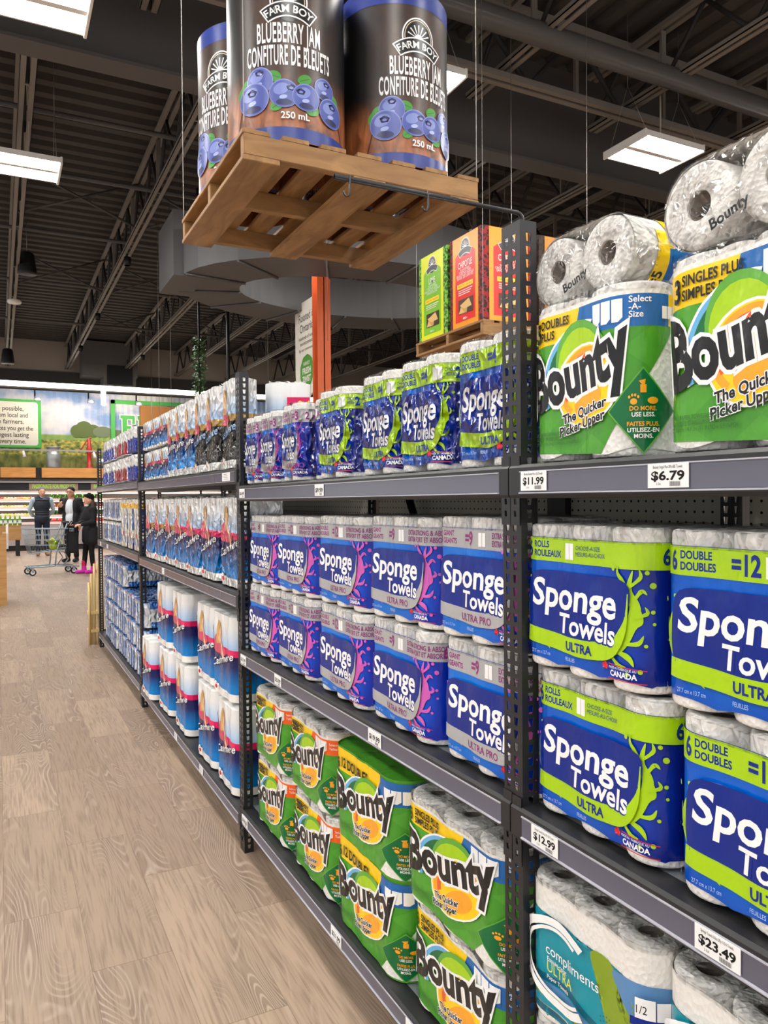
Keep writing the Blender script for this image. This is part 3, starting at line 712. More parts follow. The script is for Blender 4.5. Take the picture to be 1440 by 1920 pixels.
def add_post(par, y, back=False):
    global post0, back0
    if back:
        if back0 is None: o = back0 = solid(obj('post', post_bm(-1), PB))
        else: o = back0.copy(); COL.objects.link(o)
        o.location = (.60, y, 0)
    else:
        if post0 is None: o = post0 = solid(obj('post', post_bm(), PB))
        else: o = post0.copy(); COL.objects.link(o)
        o.location = (0, y, 0)
    o.parent = par; return o
br0 = None
def bracket(par, y, z):
    global br0
    if br0 is None:
        bm = bmesh.new(); perforated(bm, (0, 0, 0), (0, 1, 0), (0, 0, 1), .027, .128, [.0135], .0226, (.008, .006), .011, .010); br0 = solid(obj('bracket', bm, PB), .002); o = br0
    else: o = br0.copy(); COL.objects.link(o)
    o.parent = par; o.location = (-.0035, y, z-.112); return o
def sweep(bm, prof, ya, za, yb, zb, mi=0):
    n = len(prof); A = [bm.verts.new((x, ya, za+z)) for x, z in prof]; B = [bm.verts.new((x, yb, zb+z)) for x, z in prof]
    for i in range(n): bm.faces.new((A[i], A[(i+1) % n], B[(i+1) % n], B[i])).material_index = mi
    bm.faces.new(A[::-1]).material_index = mi; bm.faces.new(B).material_index = mi
LEVELS = [((.845, .845), (.197, .197), (1.482, 1.482)), ((.847, .822), (.198, .178), (1.482, 1.478)), ((1.042, 1.042), (.155, .155), (1.55, 1.55)), ((1.055, 1.055), (.16, .16), (1.565, 1.565))]
BL = ['black steel shelving bay nearest the camera, at the right edge', 'black steel shelving bay with blue and green towel packs, second from right', 'black steel shelving bay holding pink-banded toilet paper, third from right', 'black steel shelving bay at the far end, farthest from camera']
bays = []
for k, (ya, yb) in enumerate(BAYS):
    t = empty('shelving_bay', (0, 0, 0), 0, BL[k], 'shelf rack', 'black shelving bays'); bays.append(t)
    add_post(t, yb); add_post(t, yb, True)
    if k == 0: add_post(t, ya); add_post(t, ya, True)
    y0, y1 = ya+.030, yb+.0265
    for za, zb in LEVELS[k]:
        bm = bmesh.new()
        sweep(bm, [(-.004, -.062), (.042, -.062), (.042, .0), (-.003, .0), (-.008, -.006), (-.008, -.056)], y0, za, y1, zb); obj('beam', bm, PB, t)
        bm = bmesh.new(); sweep(bm, [(.566, -.062), (.60, -.062), (.60, -.002), (.566, -.002)], y0, za, y1, zb); obj('beam', bm, PB, t)
        bm = bmesh.new(); sweep(bm, [(-.0085, -.050), (-.0055, -.050), (-.0055, -.014), (-.0085, -.014)], y0+.028, za, y1-.034, zb)
        sweep(bm, [(-.012, -.0535), (-.0055, -.0535), (-.0055, -.050), (-.012, -.0515)], y0+.028, za, y1-.034, zb, 1); sweep(bm, [(-.0105, -.0145), (-.0055, -.0145), (-.0055, -.012), (-.0105, -.0125)], y0+.028, za, y1-.034, zb, 1)
        obj('price_channel', bm, [CHAN, LIP], t)
        bm = bmesh.new(); sweep(bm, [(.0425, -.011), (.575, -.011), (.575, -.0005), (.0425, -.0005)], y0+.004, za, y1-.004, zb); obj('shelf_deck', bm, DECKM if k < 2 else DECKB, t)
        bracket(t, ya+.0285, za); bracket(t, yb-.0005, zb)
    bm = bmesh.new()
    for z in (.12,): box(bm, .03, .57, yb+.022, yb+.034, z, z+.05)
    obj('side_tie', bm, PB, t)
def pegboard(name, y0, y1, z0, z1, x, par):
    V = []; F = []; bm = bmesh.new(); box(bm, x, x+.006, y0, y1, z0, z1); o = obj(name, bm, PEG, par)
    nt = PEG.node_tree
    if not nt.nodes.get('holes'):
        p = nt.nodes['Principled BSDF']; tc = nt.nodes.new('ShaderNodeTexCoord'); sp = nt.nodes.new('ShaderNodeSeparateXYZ'); nt.links.new(tc.outputs['Object'], sp.inputs[0])
        def fr(o):
            a = nt.nodes.new('ShaderNodeMath'); a.operation = 'DIVIDE'; a.inputs[1].default_value = .0254; nt.links.new(o, a.inputs[0])
            b = nt.nodes.new('ShaderNodeMath'); b.operation = 'FRACT'; nt.links.new(a.outputs[0], b.inputs[0])
            c = nt.nodes.new('ShaderNodeMath'); c.operation = 'SUBTRACT'; c.inputs[1].default_value = .5; nt.links.new(b.outputs[0], c.inputs[0]); return c.outputs[0]
        cb = nt.nodes.new('ShaderNodeCombineXYZ'); nt.links.new(fr(sp.outputs[1]), cb.inputs[0]); nt.links.new(fr(sp.outputs[2]), cb.inputs[1])
        ln = nt.nodes.new('ShaderNodeVectorMath'); ln.operation = 'LENGTH'; nt.links.new(cb.outputs[0], ln.inputs[0])
        lt = nt.nodes.new('ShaderNodeMath'); lt.operation = 'LESS_THAN'; lt.name = 'holes'; lt.inputs[1].default_value = .13; nt.links.new(ln.outputs['Value'], lt.inputs[0])
        mx = nt.nodes.new('ShaderNodeMix'); mx.data_type = 'RGBA'; nt.links.new(lt.outputs[0], mx.inputs[0]); mx.inputs[6].default_value = lin((232, 226, 208))+(1,); mx.inputs[7].default_value = lin((30, 28, 26))+(1,)
        nt.links.new(mx.outputs[2], p.inputs['Base Color'])
    return o
for k, (ya, yb) in enumerate(BAYS[:4]):
    pegboard('back_panel', ya+.06, yb-.01, .05, 1.47, .612, bays[k])
bm = bmesh.new()                                                # braces behind the second bay
tube(bm, [(.555, 1.9, .3), (.555, 2.6, 1.44)], .018, 4); obj('brace', bm, PB, bays[1])
bm = bmesh.new(); box(bm, .59, .611, 1.72, 1.80, .0, 1.44); obj('centre_upright', bm, PB, bays[1])

# ------------------------------------------------------------------ price tags
TAGP = mat('tag_paper', (240, 240, 240), .5, .3); INK = mat('tag_ink', (22, 22, 24), .6, .2); INKG = mat('tag_ink_grey', (130, 130, 132), .6, .2)
def price_tag(price, y, zdeck, wide, label, text=None):
    t = empty('price_tag', (-.0105, y, zdeck-.031), 0, label, 'price tag', 'price tags')
    obj('card', bx(-.0009, .0004, -wide/2, wide/2, -.0175, .0175), TAGP, t)
    a = Art(); h = .018
    if price:
        a.text(price, 0, -.0062, h, INK, sx=.92, bold=.03, align='C', width=wide*.82)
        if text: a.text(text, 0, .0105, .0062, INK, sx=.8, align='C', width=wide*.72)
        a.text('2 EA', -wide*.28, -.0135, .005, INK, sx=.9)
        for i in range(14): a.rect(.004+i*.0014, .0047+i*.0014+(i % 3)*.0002, -.015, -.0085, INKG)
    else:
        for i in range(4): a.rect(-wide*.3, wide*(.3-.05*i), -.011+.007*i, -.009+.007*i, INKG)
    flat_art('lettering', a, frame((0, -1, 0), (0, 0, 1), (-.0009, 0, 0)), t, .0002, .00004)
    t.rotation_euler = (0, 0, 0); return t
zd = lambda k, j, y: LEVELS[k][j][0]+(LEVELS[k][j][1]-LEVELS[k][j][0])*(y-BAYS[k][0])/(BAYS[k][1]-BAYS[k][0])
for p, y, k, j, w, lab, tx in (('$11.99', 1.094, 0, 2, .072, 'white $11.99 price tag on the top rail of the nearest bay', 'Bounty Double Plus 113S Towels'),
    ('$6.79', .788, 0, 2, .074, 'white $6.79 price tag on the top rail, right of $11.99', 'Bounty Singel Plus 2Ply 68S Towels'),
    ('$12.99', 1.068, 0, 0, .073, 'white $12.99 price tag on the middle rail of the nearest bay', 'Sponge Towels Ultra 2 Ply 55S Towels'),
    ('$23.49', .705, 0, 0, .073, 'white $23.49 price tag on the middle rail at the right edge', 'Sponge Towels Ultra 2Ply 110 6 Towels'),
    ('$6.49', 2.918, 1, 2, .07, 'small $6.49 price tag at the left end of the top rail', None), ('$9.99', 2.112, 1, 2, .07, 'white $9.99 price tag under the lime-banded towel pack on top rail', None),
    ('$13.99', 2.925, 1, 0, .075, 'white $13.99 price tag at the left end of the middle rail', None), ('$23.99', 2.51, 1, 0, .07, 'white $23.99 price tag on the middle rail, second from its left end', None),
    ('$19.99', 1.75, 1, 0, .074, 'white $19.99 price tag on the middle rail below purple-splash packs', None), ('$18.50', 2.932, 1, 1, .075, 'white $18.50 price tag at the left end of the bottom rail', None),
    ('$21.99', 2.015, 1, 1, .074, 'white $21.99 price tag on the bottom rail below green towel packs', None), ('$15.99', 1.555, 1, 1, .074, 'white $15.99 price tag on bottom rail, cut by the photo edge', None),
    (None, 3.66, 2, 1, .07, 'pale price tag on the bottom rail of the toilet paper bay, nearer one', None), (None, 4.25, 2, 1, .07, 'pale price tag on the bottom rail of the toilet paper bay, farther one', None),
    (None, 4.55, 2, 0, .07, 'pale price tag on the middle rail of the toilet paper bay', None), (None, 3.15, 2, 2, .12, 'wide pale price tag on the top rail of the toilet paper bay', None),
    (None, 7.6, 3, 0, .07, 'pale price tag at the far end of the farthest middle rail', None), (None, 7.1, 3, 0, .09, 'pale price tag on the farthest middle rail, nearer of the two', None)):
    price_tag(p, y, zd(k, j, y), w, lab, tx)
# ------------------------------------------------------------------ the packs on the shelves
RZ = -PI/2
class Stock:
    """one kind of pack: the first placing moves it, later ones copy it and its parts"""
    def __init__(s, root): s.root = root; s.used = False
    def put(s, y, z, label, group, x=.04, rot=(0, 0, RZ), jit=True):
        o = s.root if not s.used else dup(s.root)
        s.used = True
        if x < .06: x -= .022; y *= .9756
        o.location = (x+(RNG.uniform(-.006, .006) if jit else 0), y, z+.0015)
        o.rotation_euler = (rot[0], rot[1], rot[2]+(RNG.uniform(-.03, .03) if jit else 0))
        o['label'] = label; o['group'] = group; return o
TP = 'paper towel pack'
def bounty_pack(n, w, d, h, big, lines, band='blue', rows=1, bag=False, big2=None, seed=1):
    b = Body(w, d, min(w/n, d/rows)/2, h, n, .0035, .0014 if not bag else .003, seed)
    a = art_bounty(w, h, big, lines, band, b.half*(.98 if bag else .55), bag, big2, .115 if n == 2 else (.11 if bag else .085), .375 if n == 2 else (.60 if bag else .50))
    return Stock(pack('paper_towel_pack', 'x', TP, b, a, GREEN if bag else TOWEL, .012 if not bag else .0, h*(1 if bag else .955), rows, edge=None if bag else (lambda s, t: (.006*math.cos(s*2*PI/(w/n)+PI*n) if t in (0, 1) else 0)*(1 if abs(s) < w/2 else .3)),
                      bag=GREEN if bag else None))
def sponge_pack(n, w, d, h, pro, band, rows=2, crinkle=False, seed=3, fs=1.0):
    sh = .035 if n > 2 else .10; fs = fs if n > 2 else .94
    b = Body(w, d, min(w/n, d/rows)/2, h, n, .003,   .0010 if not crinkle else .0014, seed)
    a = art_sponge(w, h, pro, band, b.half, crinkle, fs=fs, sh=sh)
    base = ramp_film('towel_print_pro' if pro else 'towel_print_ultra', [(0, (0, 112, 214)), (.4, (0, 96, 206)), (.8, (4, 54, 168)), (1, (8, 30, 126))] if not pro else
                     [(0, (10, 136, 226)), (.5, (0, 110, 216)), (.85, (4, 66, 190)), (1, (6, 40, 160))], 'r', crinkle, centre=(.36, .42), rad=.70)
    e = lambda s, t: (-.010+.007*abs(math.sin(PI*(s/w+.5)*n)) if t == 0 and abs(s) < w/2 else (-.006 if t == 0 else 0))
    return Stock(pack('paper_towel_pack', 'x', TP, b, a, base, h*.085, h*.908, rows, edge=e))
ordn = ['first', 'second', 'third', 'fourth', 'fifth', 'sixth', 'seventh', 'eighth', 'ninth']
# nearest bay, top shelf
Z = 1.482
b2 = bounty_pack(2, .272, .136, .283, '5', ('DOUBLES', 'PLUS'), seed=2)
b3 = bounty_pack(2, .272, .136, .283, '3', ('SINGLES PLUS', 'SIMPLES PLUS'), seed=4)
G = 'green towel packs on the nearest top shelf'
b2.put(1.045, Z, 'green two-roll towel pack reading 5 DOUBLES PLUS, on the top shelf', G, jit=False)
b3.put(.722, Z, 'green two-roll towel pack reading 3 SINGLES PLUS, at right edge of top shelf', G, jit=False)
def lying(seed, y, z, x, big, label, tilt=0):
    w, d, h = .252, .126, .28; b = Body(w, d, d/2, h, 2, .0, .0016, seed); a = Art(); s0 = -b.half+.004; s1 = -w/2+.075
    A = lambda f: s0+(s1-s0)*f
    L = -b.half+.003; R_ = b.half-.003
    for q0, q1, v0, v1, m in ((L, R_, .76, .90, BLUE), (L, L+.16, .80, .90, YELLOW), (R_-.16, R_, .80, .90, YELLOW)): a.rect(q0, q1, h*v0-.05, h*v1-.05, m)
    a.rect(L, R_, .02, h*.76-.05, GREEN)
    for sg in (1, -1):
        c = sg*(w/2+.005)
        a.poly([(c-.075, h*.855-.05), (c+.06, h*.90-.05), (c+.06, h*.985-.05), (c-.075, h*.985-.05)], YELLOW)
        a.rect(c-.075, c+.075, h*.64-.05, h*.855-.05, BLUE)
        a.text('2=5', c-.05, h*.90-.05, .03, BLACK, bold=.03, sx=.9)
        for k in range(3): a.rect(c-.045+k*.02, c-.027+k*.02, h*.70-.05, h*.82-.05, WHITE)
        a.text('Select-A-Size', c-.065, h*.66-.05, .012, WHITE, bold=.01)
    r = pack('paper_towel_pack', label, TP, b, a, TOWEL, .004, h-.004, 1, top_film=False)
    b.wr = .004; q = []
    cv, cf, cu = cap_parts(b, h, .0015, .002, .006, 7); q.append((cv, cf, 0, cu))
    fv, ff, fu, _ = b.grid(h-.06, h-.002, 5, .0015, None, .01); q.append((fv, ff, 0, fu))
    mesh_from('clear_film', q, [clear_film()], r)
    t = Art(); t.text('Bounty', 0, 0, .022, BLACK, bold=.03, rot=.3, align='C'); f = flat_art('film_print', t, frame((1, 0, 0), (0, 1, 0), (.0, d*.20, h+.009)), r)
    f.data.transform(Matrix.Identity(4))
    # lay it down: pack top faces the aisle (-X), pack width runs along -Y, depth runs up
    r.matrix_world = Matrix.Translation((x, y, z)) @ Matrix(((0, 0, -1, 0), (-1, 0, 0, 0), (0, 1, 0, 0), (0, 0, 0, 1))) @ Matrix.Rotation(tilt, 4, 'Y')
    r['group'] = 'towel packs lying on the nearest top shelf packs'; return r
lying(11, 1.045, Z+.288, .335, '2=5', 'clear-wrapped towel pack lying on the 5 DOUBLES PLUS pack, roll ends out')
lying(12, .705, Z+.288, .305, '2=5', 'clear-wrapped towel pack lying on the 3 SINGLES PLUS pack, roll ends out')
# nearest bay, middle and bottom
Z = .8465
u6 = sponge_pack(3, .325, .217, .262, False, ('6', ('ROLLS', 'ROULEAUX')), seed=5)
u12 = sponge_pack(3, .325, .217, .262, False, ('6', ('DOUBLE', 'DOUBLES'), '=12'), seed=6)
G = 'blue lime-splash towel packs on the nearest middle shelf'
u6.put(1.034, Z+.2645, 'blue lime-splash towel pack reading 6 ROLLS, upper of the two stacked', G, x=.036)
u6.put(1.015, Z, 'blue lime-splash towel pack reading 6 ROLLS, lower of the two stacked', G)
u12.put(.692, Z+.2645, 'blue lime-splash towel pack reading 6 DOUBLE =12, upper one at right edge', G, x=.036)
u12.put(.664, Z, 'blue lime-splash towel pack reading 6 DOUBLE =12, lower one at right edge', G)
def compliments():
    w, d, h = .316, .212, .262; b = Body(w, d, w/6, h, 3, .004, .0012, 8); a = Art(); X = lambda f: (f-.38)*w; Y = lambda v: v*h
    teal = film('ink_teal', (24, 146, 166)); olive = film('ink_olive', (134, 160, 40)); steel = film('ink_steel_blue', (92, 140, 190)); deep = film('ink_deep_teal', (20, 98, 120)); yel = film('ink_lemon', (222, 226, 80))
    a.poly([(X(-.08), Y(.20)), (X(.97), Y(.06)), (X(.97), Y(.74)), (X(.30), Y(.74)), (X(-.08), Y(.78))], teal)
    a.poly(blob_path([(X(.45), Y(.74)), (X(.62), Y(.74)), (X(.68), Y(.50)), (X(.97), Y(.45)), (X(.97), Y(.10)), (X(.60), Y(.30)), (X(.52), Y(.5))], 4), olive)
    a.poly(blob_path([(X(.62), Y(.735)), (X(.97), Y(.735)), (X(.97), Y(.52)), (X(.80), Y(.50)), (X(.68), Y(.60))], 4), steel)
    for k, m in enumerate((deep, steel, olive, teal, deep)): a.stroke(curve_path([(X(-.08), Y(.30-.05*k)), (X(.25), Y(.34-.06*k)), (X(.55), Y(.26-.055*k)), (X(.80), Y(.30-.05*k)), (X(.97), Y(.42-.06*k))]), h*.05, m)
    for i in range(18):
        for j in range(4): a.ell(X(.52)+i*w*.025, Y(.28+.03*j)+.008*math.sin(i*.6), .0016, .0016, deep, 6)
    a.ring(X(.22), Y(.50), w*.33, h*.30, w*.045, WHITE, .9, 2*PI-.9, 28); a.ring(X(.22), Y(.50), w*.265, h*.24, w*.02, WHITE, 1.0, 2*PI-.9, 28)
    a.text('compliments', X(.12), Y(.535), h*.10, WHITE, width=w*.42); a.text('Essuie-tout', X(.13), Y(.485), h*.045, WHITE); a.text('ULTRA', X(.13), Y(.415), h*.10, yel, sx=.85); a.text('Paper Towels', X(.13), Y(.365), h*.04, WHITE)
    a.rect(X(.78), X(.86), Y(.56), Y(.70), WHITE); a.rect(X(.865), X(.92), Y(.56), Y(.69), WHITE); a.text('1/2', X(.785), Y(.61), h*.07, INK, sx=.7); a.poly([(X(.76), Y(.53)), (X(.95), Y(.53)), (X(.96), Y(.58)), (X(.76), Y(.58))], NAVY)
    for x, t in ((.12, '6'), (.32, '72'), (.72, '2')): a.text(t, X(x), Y(.11-.05*x), h*.09, teal, sx=.7); a.text('SHEETS', X(x)+.022, Y(.12-.05*x), h*.035, teal, sx=.7)
    a.poly([(X(1.22), Y(.22)), (X(1.5), Y(.2)), (X(1.5), Y(.75)), (X(1.22), Y(.75))], teal)
    return Stock(pack('paper_towel_pack', 'x', TP, b, a, TOWEL, .012, h*.965, 2))
cp = compliments(); Z = .1985; G = 'white and teal towel packs on the nearest bottom shelf'
cp.put(1.025, Z+.2645, 'white towel pack with teal C panel, upper one beside the black post', G); cp.put(.695, Z+.2645, 'white towel pack with teal C panel, upper one at bottom right corner', G)
cp.put(1.025, Z, 'white towel pack with teal C panel, hidden lower one beside the post', G); cp.put(.695, Z, 'white towel pack with teal C panel, hidden lower one farther right', G)
# second bay, top shelf
Z = 1.4815
ut = sponge_pack(2, .232, .116, .268, False, ('2', ('DOUBLE', 'DOUBLES'), '=4'), 1, True, 7)
G = 'lime-banded blue towel packs on the top shelf'
for i, yf in enumerate((1.447, 1.721, 1.963, 2.280)): ut.put(yf-.113, Z, 'blue two-roll towel pack, lime top band, top shelf, %s from the near post' % ordn[i], G)
pt = sponge_pack(2, .176, .09, .262, True, ('2', ('GIANT', 'GEANTS'), '=3'), 1, True, 8)
G = 'grey-banded blue towel packs on the top shelf'
pt.put(2.335, Z, 'blue towel pack, grey top band, top shelf, turned sideways beside lime-banded pack', G, rot=(0, 0, RZ-PI/2+.02), x=.14, jit=False)
for i, yf in enumerate((2.60, 2.845, 3.045)): pt.put(yf-.09, Z-.001, 'slim blue towel pack, grey top band, top shelf, %s from the far post' % ordn[2-i], G)
# second bay, middle shelf
p9 = sponge_pack(3, .352, .235, .266, True, ('6', ('GIANT', 'GEANTS'), '=9'), 2, False, 9)
p12 = sponge_pack(3, .352, .235, .266, True, ('6', ('DOUBLE', 'DOUBLES'), '=12'), 2, False, 10)
G = 'blue purple-splash towel packs on the middle shelf'
for tier, (ys, dz, nm) in enumerate((((1.499, 1.889, 2.257, 2.672, 3.046), 0, 'lower'), ((1.517, 1.888, 2.256, 2.66, 3.045), .2685, 'upper'))):
    for i, yf in enumerate(ys):
        y = yf-.178+(.018, .014, .010, .006, -.018)[i]
        (p9 if i in (0, 1, 4) else p12).put(y, zd(1, 0, y)+.003+dz, 'blue purple-splash towel pack, middle shelf, %s tier, %s from the near post' % (nm, ordn[i]), G)
# second bay, bottom shelf
bs = bounty_pack(3, .425, .266, .257, '6', ('SINGLES PLUS', 'SIMPLES PLUS'), 'blue', 2, False, None, 13)
bg = bounty_pack(3, .41, .262, .257, '6', ('12 DOUBLES',), 'blue', 2, True, None, 14)
bo = bounty_pack(3, .382, .262, .257, '6', ('      MORE SHEETS', '      PLUS DE FEUILLES'), 'orange', 2, False, '50%', 15)
G = 'green towel packs on the second bay bottom shelf'
for i, (st, ys, nm) in enumerate(((bs, (1.468, 1.47), 'green towel pack reading 6 SINGLES PLUS'), (bg, (1.918, 1.925), 'green bagged towel pack reading 12 DOUBLES'),
        (bo, (2.375, 2.345), 'green towel pack with orange band, beside the 12 DOUBLES bags'), (bo, (2.768, 2.764), 'green towel pack with orange band, nearest the far post'))):
    for t in (0, 1):
        y = ys[1-t]; st.put(y, zd(1, 1, y)+.003+t*.2595, nm+', %s of two stacked' % ('upper' if t else 'lower'), G, x=.04 if t == 0 else .036)
# toilet paper bays
TPK = 'toilet paper pack'
def tissue_pack(n, w, d, h, base, art, seed, rows=1, seal=True):
    b = Body(w, d, min(w/n, d)/2, h, n, .0035, .0035, seed)
    root = empty('toilet_paper_pack', (0, 0, 0), 0, 'x', TPK)
    V, F, UV, N = b.grid(.006, h-.012, 32, 0, None, .007); parts = [(V, F, 0, UV)]; mats = [base]
    for z, up in ((h-.008, 1), (.004, -1)):
        v, f, u = cap_parts(b, z, .0, .006 if up > 0 else 0, .004, 5, up); parts.append((v, f, 0, u))
    if art:
        xs = [v.co.x for v in art.bm.verts]; lo, hi = min(xs), max(xs)
        art.cut([lo+.007*k for k in range(1, int((hi-lo)/.007)+1)], [.012*k for k in range(1, int(h/.012)+1)])
        v, f, mi, u = art.lay_on(b.at, .0015, .00014, lambda s, t: (s/b.w+.5, t/b.h)); k = len(mats); mats += art.mats; parts.append((v, f, [i+k for i in mi], u)); art.bm.free()
    mesh_from('printed_wrap', parts, mats, root)
    bm = bmesh.new(); N = 14                                    # crimped seal along the top
    A = [bm.verts.new((-w*.42+w*.84*i/N, d/2+.006*math.sin(i*1.7), h-.009)) for i in range(N+1)]; B = [bm.verts.new((-w*.42+w*.84*i/N, d/2-.012+.010*math.sin(i*2.3), h+.004*math.cos(i*1.9))) for i in range(N+1)]
    for i in range(N): bm.faces.new((A[i], A[i+1], B[i+1], B[i]))
    if seal: solid(obj('film_seal', bm, film('seal_film', (236, 236, 238), True), root, True), .0012)
    else: bm.free()
    return Stock(root)
PINK = (226, 30, 98); GOLD = (176, 138, 66)
H4 = .398
cm = tissue_pack(3, .30, .21, H4, cash_ramp('pinkm', PINK, 'navy', True), art_cashmere(.30, H4, None, True), 21)
cg = tissue_pack(3, .30, .21, H4, cash_ramp('goldm', GOLD, 'navy', True), art_cashmere(.30, H4, None, True), 22)
G = 'toilet paper packs on the pink-banded middle shelf'; Z = 1.043
for i, yf in enumerate((3.48, 3.85, 4.17, 4.50, 4.81, 5.12, 5.43)):
    (cm if i < 4 else cg).put(yf-.152-.008, Z, '%s-banded navy toilet paper pack, middle shelf, %s from near post' % (('pink', ordn[i]) if i < 4 else ('gold', ordn[i])), G)
cb = tissue_pack(3, .333, .23, .383, cash_ramp('pink', PINK, 'navy', False), art_cashmere(.333, .383, None, False), 23)
G = 'pink-banded toilet paper packs on the bottom shelf'; Z = .156
for yf, n, xx in ((3.57, 'first', .04), (3.945, 'second', .04), (4.52, 'third', .04), (4.96, 'fourth', .03), (5.40, 'fifth', .0)): cb.put(yf-.176-.005, Z, 'pink-banded toilet paper pack, bottom shelf, lower tier, %s from near post' % n, G, x=xx)
for yf, n in ((3.605, 'first'), (3.955, 'second'), (4.555, 'third'), (5.02, 'fourth')): cb.put(yf-.178, Z+.388, 'pink-banded toilet paper pack, bottom shelf, upper tier, %s from the near post' % n, G, x=.035)
ck = tissue_pack(2, .222, .115, .395, cash_ramp('black', GOLD, 'black', True), art_cashmere(.222, .395, None, True, black=True), 24)
cn = tissue_pack(2, .20, .112, .395, cash_ramp('goldnavy', GOLD, 'navy', True), art_cashmere(.20, .395, None, True), 25)
cs = tissue_pack(3, .27, .18, .198, cash_ramp('pinks', PINK, 'navy', True), art_cashmere(.27, .198, None, True), 26)
G = 'tall toilet paper packs on the third bay top shelf'; Z = 1.551
for yf, n in ((3.45, 'first'), (3.72, 'second'), (3.96, 'third')): ck.put(yf-.114, Z, 'tall black and gold toilet paper pack, top shelf, %s from the near post' % n, G)
for yf, n in ((4.21, 'nearest'), (4.42, 'middle'), (4.66, 'farthest')): cn.put(yf-.104, Z, 'tall navy and gold toilet paper pack, top shelf, %s of three' % n, G)
G = 'small stacked toilet paper packs on the top shelf'
for t in (0, 1):
    for yf, n in ((4.95, 'nearest'), (5.23, 'middle'), (5.51, 'farthest')): cs.put(yf-.14, Z+t*.202, 'short pink-banded toilet paper pack, top shelf, %s tier, %s of three' % (('lower', 'upper')[t], n), G)
kb = tissue_pack(2, .20, .115, .395, cash_ramp('blackback', GOLD, 'black', False), None, 27)
def sticker():
    a = Art(); P = film('ink_magenta', (214, 24, 92)); a.rect(-.05, .05, -.085, .085, P); a.text('8=', -.042, .02, .055, BLACK, bold=.03, sx=.8); a.text('24', -.004, .015, .075, YELLOW, bold=.04, sx=.75)
    a.text('TRIPLES', 0, -.03, .024, WHITE, bold=.02, align='C'); a.rect(-.04, -.008, -.075, -.045, WHITE); a.ell(.025, -.06, .02, .016, WHITE, 14); return a
f1 = kb.put(3.66, 1.4815, 'black and gold toilet paper pack with 24 TRIPLES sticker behind far post', 'toilet paper packs behind the far post', x=.41, jit=False); f1.location = (.285, 3.20, 1.553)
f1.rotation_euler = (0, 0, -.35)
flat_art('price_sticker', sticker(), frame((1, 0, 0), (0, 0, 1), (.045, -.006, .235)), f1).data.materials[0].name
# farthest bay
GEN = lambda key, st, cr=True: ramp_film('tissue_'+key, st, 'v', cr)
wh = (240, 240, 240)
def generic(n, w, d, h, key, stops, colour, seed, kind):
    a = Art(); X = lambda f: (f-.5)*w; Y = lambda v: v*h; m = film('ink_'+key, colour, True); wt = film('ink_white', (244, 244, 244), True)
    if kind == 'arch':
        for k in range(-1, n+1): x = X((k+.5)/n); a.poly([(x-w*.32/n, Y(.10)), (x+w*.32/n, Y(.10))]+[(x+w*.32/n*math.cos(t), Y(.42)+h*.16*math.sin(t)) for t in (0, .5, 1, 1.57, 2.1, 2.6, 3.14)], m)
        a.rect(X(-.3), X(1.3), Y(.06), Y(.12), m)
    if kind == 'stripe':
        for k in range(n): x = X((k+.5)/n); a.rect(x-w*.30/n, x+w*.05/n, Y(.14), Y(.84), m); a.rect(x+w*.1/n, x+w*.30/n, Y(.14), Y(.84), film('ink_soft_steel', (120, 150, 196), True))
        a.rect(X(1.05), X(1.35), Y(.14), Y(.84), m)
    if kind == 'gold':
        a.rect(X(-.2), X(1.4), Y(.80), Y(.90), film('ink_goldyellow', (240, 186, 30), True))
        for k in range(n): x = X((k+.5)/n); a.stroke(curve_path([(x-w*.1, Y(.75)), (x+w*.05, Y(.55)), (x-w*.04, Y(.35)), (x+w*.1, Y(.1))]), w*.08, film('ink_pale_lilac', (150, 164, 206), True))
        a.rect(X(.9), X(1.25), Y(.38), Y(.80), m); a.rect(X(.9), X(1.25), Y(.0), Y(.22), film('ink_indigo', (44, 40, 110), True)); a.ell(X(.55), Y(.28), w*.1, h*.05, RED, 12)
    return tissue_pack(n, w, d, h, GEN(key, stops), a, seed)
bw = generic(3, .36, .22, .20, 'arch_blue', [(0, wh), (.10, wh), (1, wh)], (22, 54, 170), 31, 'arch')
rw = generic(3, .34, .22, .20, 'arch_red', [(0, wh), (1, wh)], (166, 22, 50), 32, 'arch')
nb = generic(3, .40, .22, .20, 'arch_navy', [(0, (40, 56, 160)), (.5, (60, 80, 176)), (.55, wh), (1, wh)], (30, 44, 160), 33, 'arch')
Z = 1.5665; G = 'short packs on the farthest top shelf'
for t in (0, 1):
    for st, yf, n in ((nb, 6.20, 'blue'), (rw, 6.62, 'red'), (rw, 6.98, 'red'), (bw, 7.40, 'blue-footed white'), (bw, 7.78, 'blue-footed white')):
        st.put(yf-.19, Z+t*.203, '%s toilet paper pack, farthest top shelf, %s tier, %s' % (n, ('lower', 'upper')[t], {6.20: 'beside the post', 6.62: 'nearer of two red', 6.98: 'farther of two red', 7.40: 'nearer of two', 7.78: 'farther of two'}[yf]), G)
sw = generic(3, .34, .22, .19, 'stripe_blue', [(0, wh), (1, wh)], (38, 86, 170), 34, 'stripe'); gw = generic(2, .28, .2, .385, 'gold_top', [(0, (226, 216, 198)), (1, (236, 230, 220))], (24, 70, 150), 35, 'gold')
Z = 1.0565; G = 'packs on the farthest middle shelf'
for t in (0, 1):
    for i, yf in enumerate((7.06, 7.42, 7.78)): sw.put(yf-.175, Z+t*.194, 'white and blue striped tissue pack, farthest middle shelf, %s tier, %s' % (('lower', 'upper')[t], ('nearest', 'middle', 'farthest')[i]), G)
for i, yf in enumerate((6.02, 6.34, 6.66)): gw.put(yf-.15, Z, 'tall tissue pack with yellow band, farthest middle shelf, %s of three' % ('nearest', 'middle', 'farthest')[i], G)
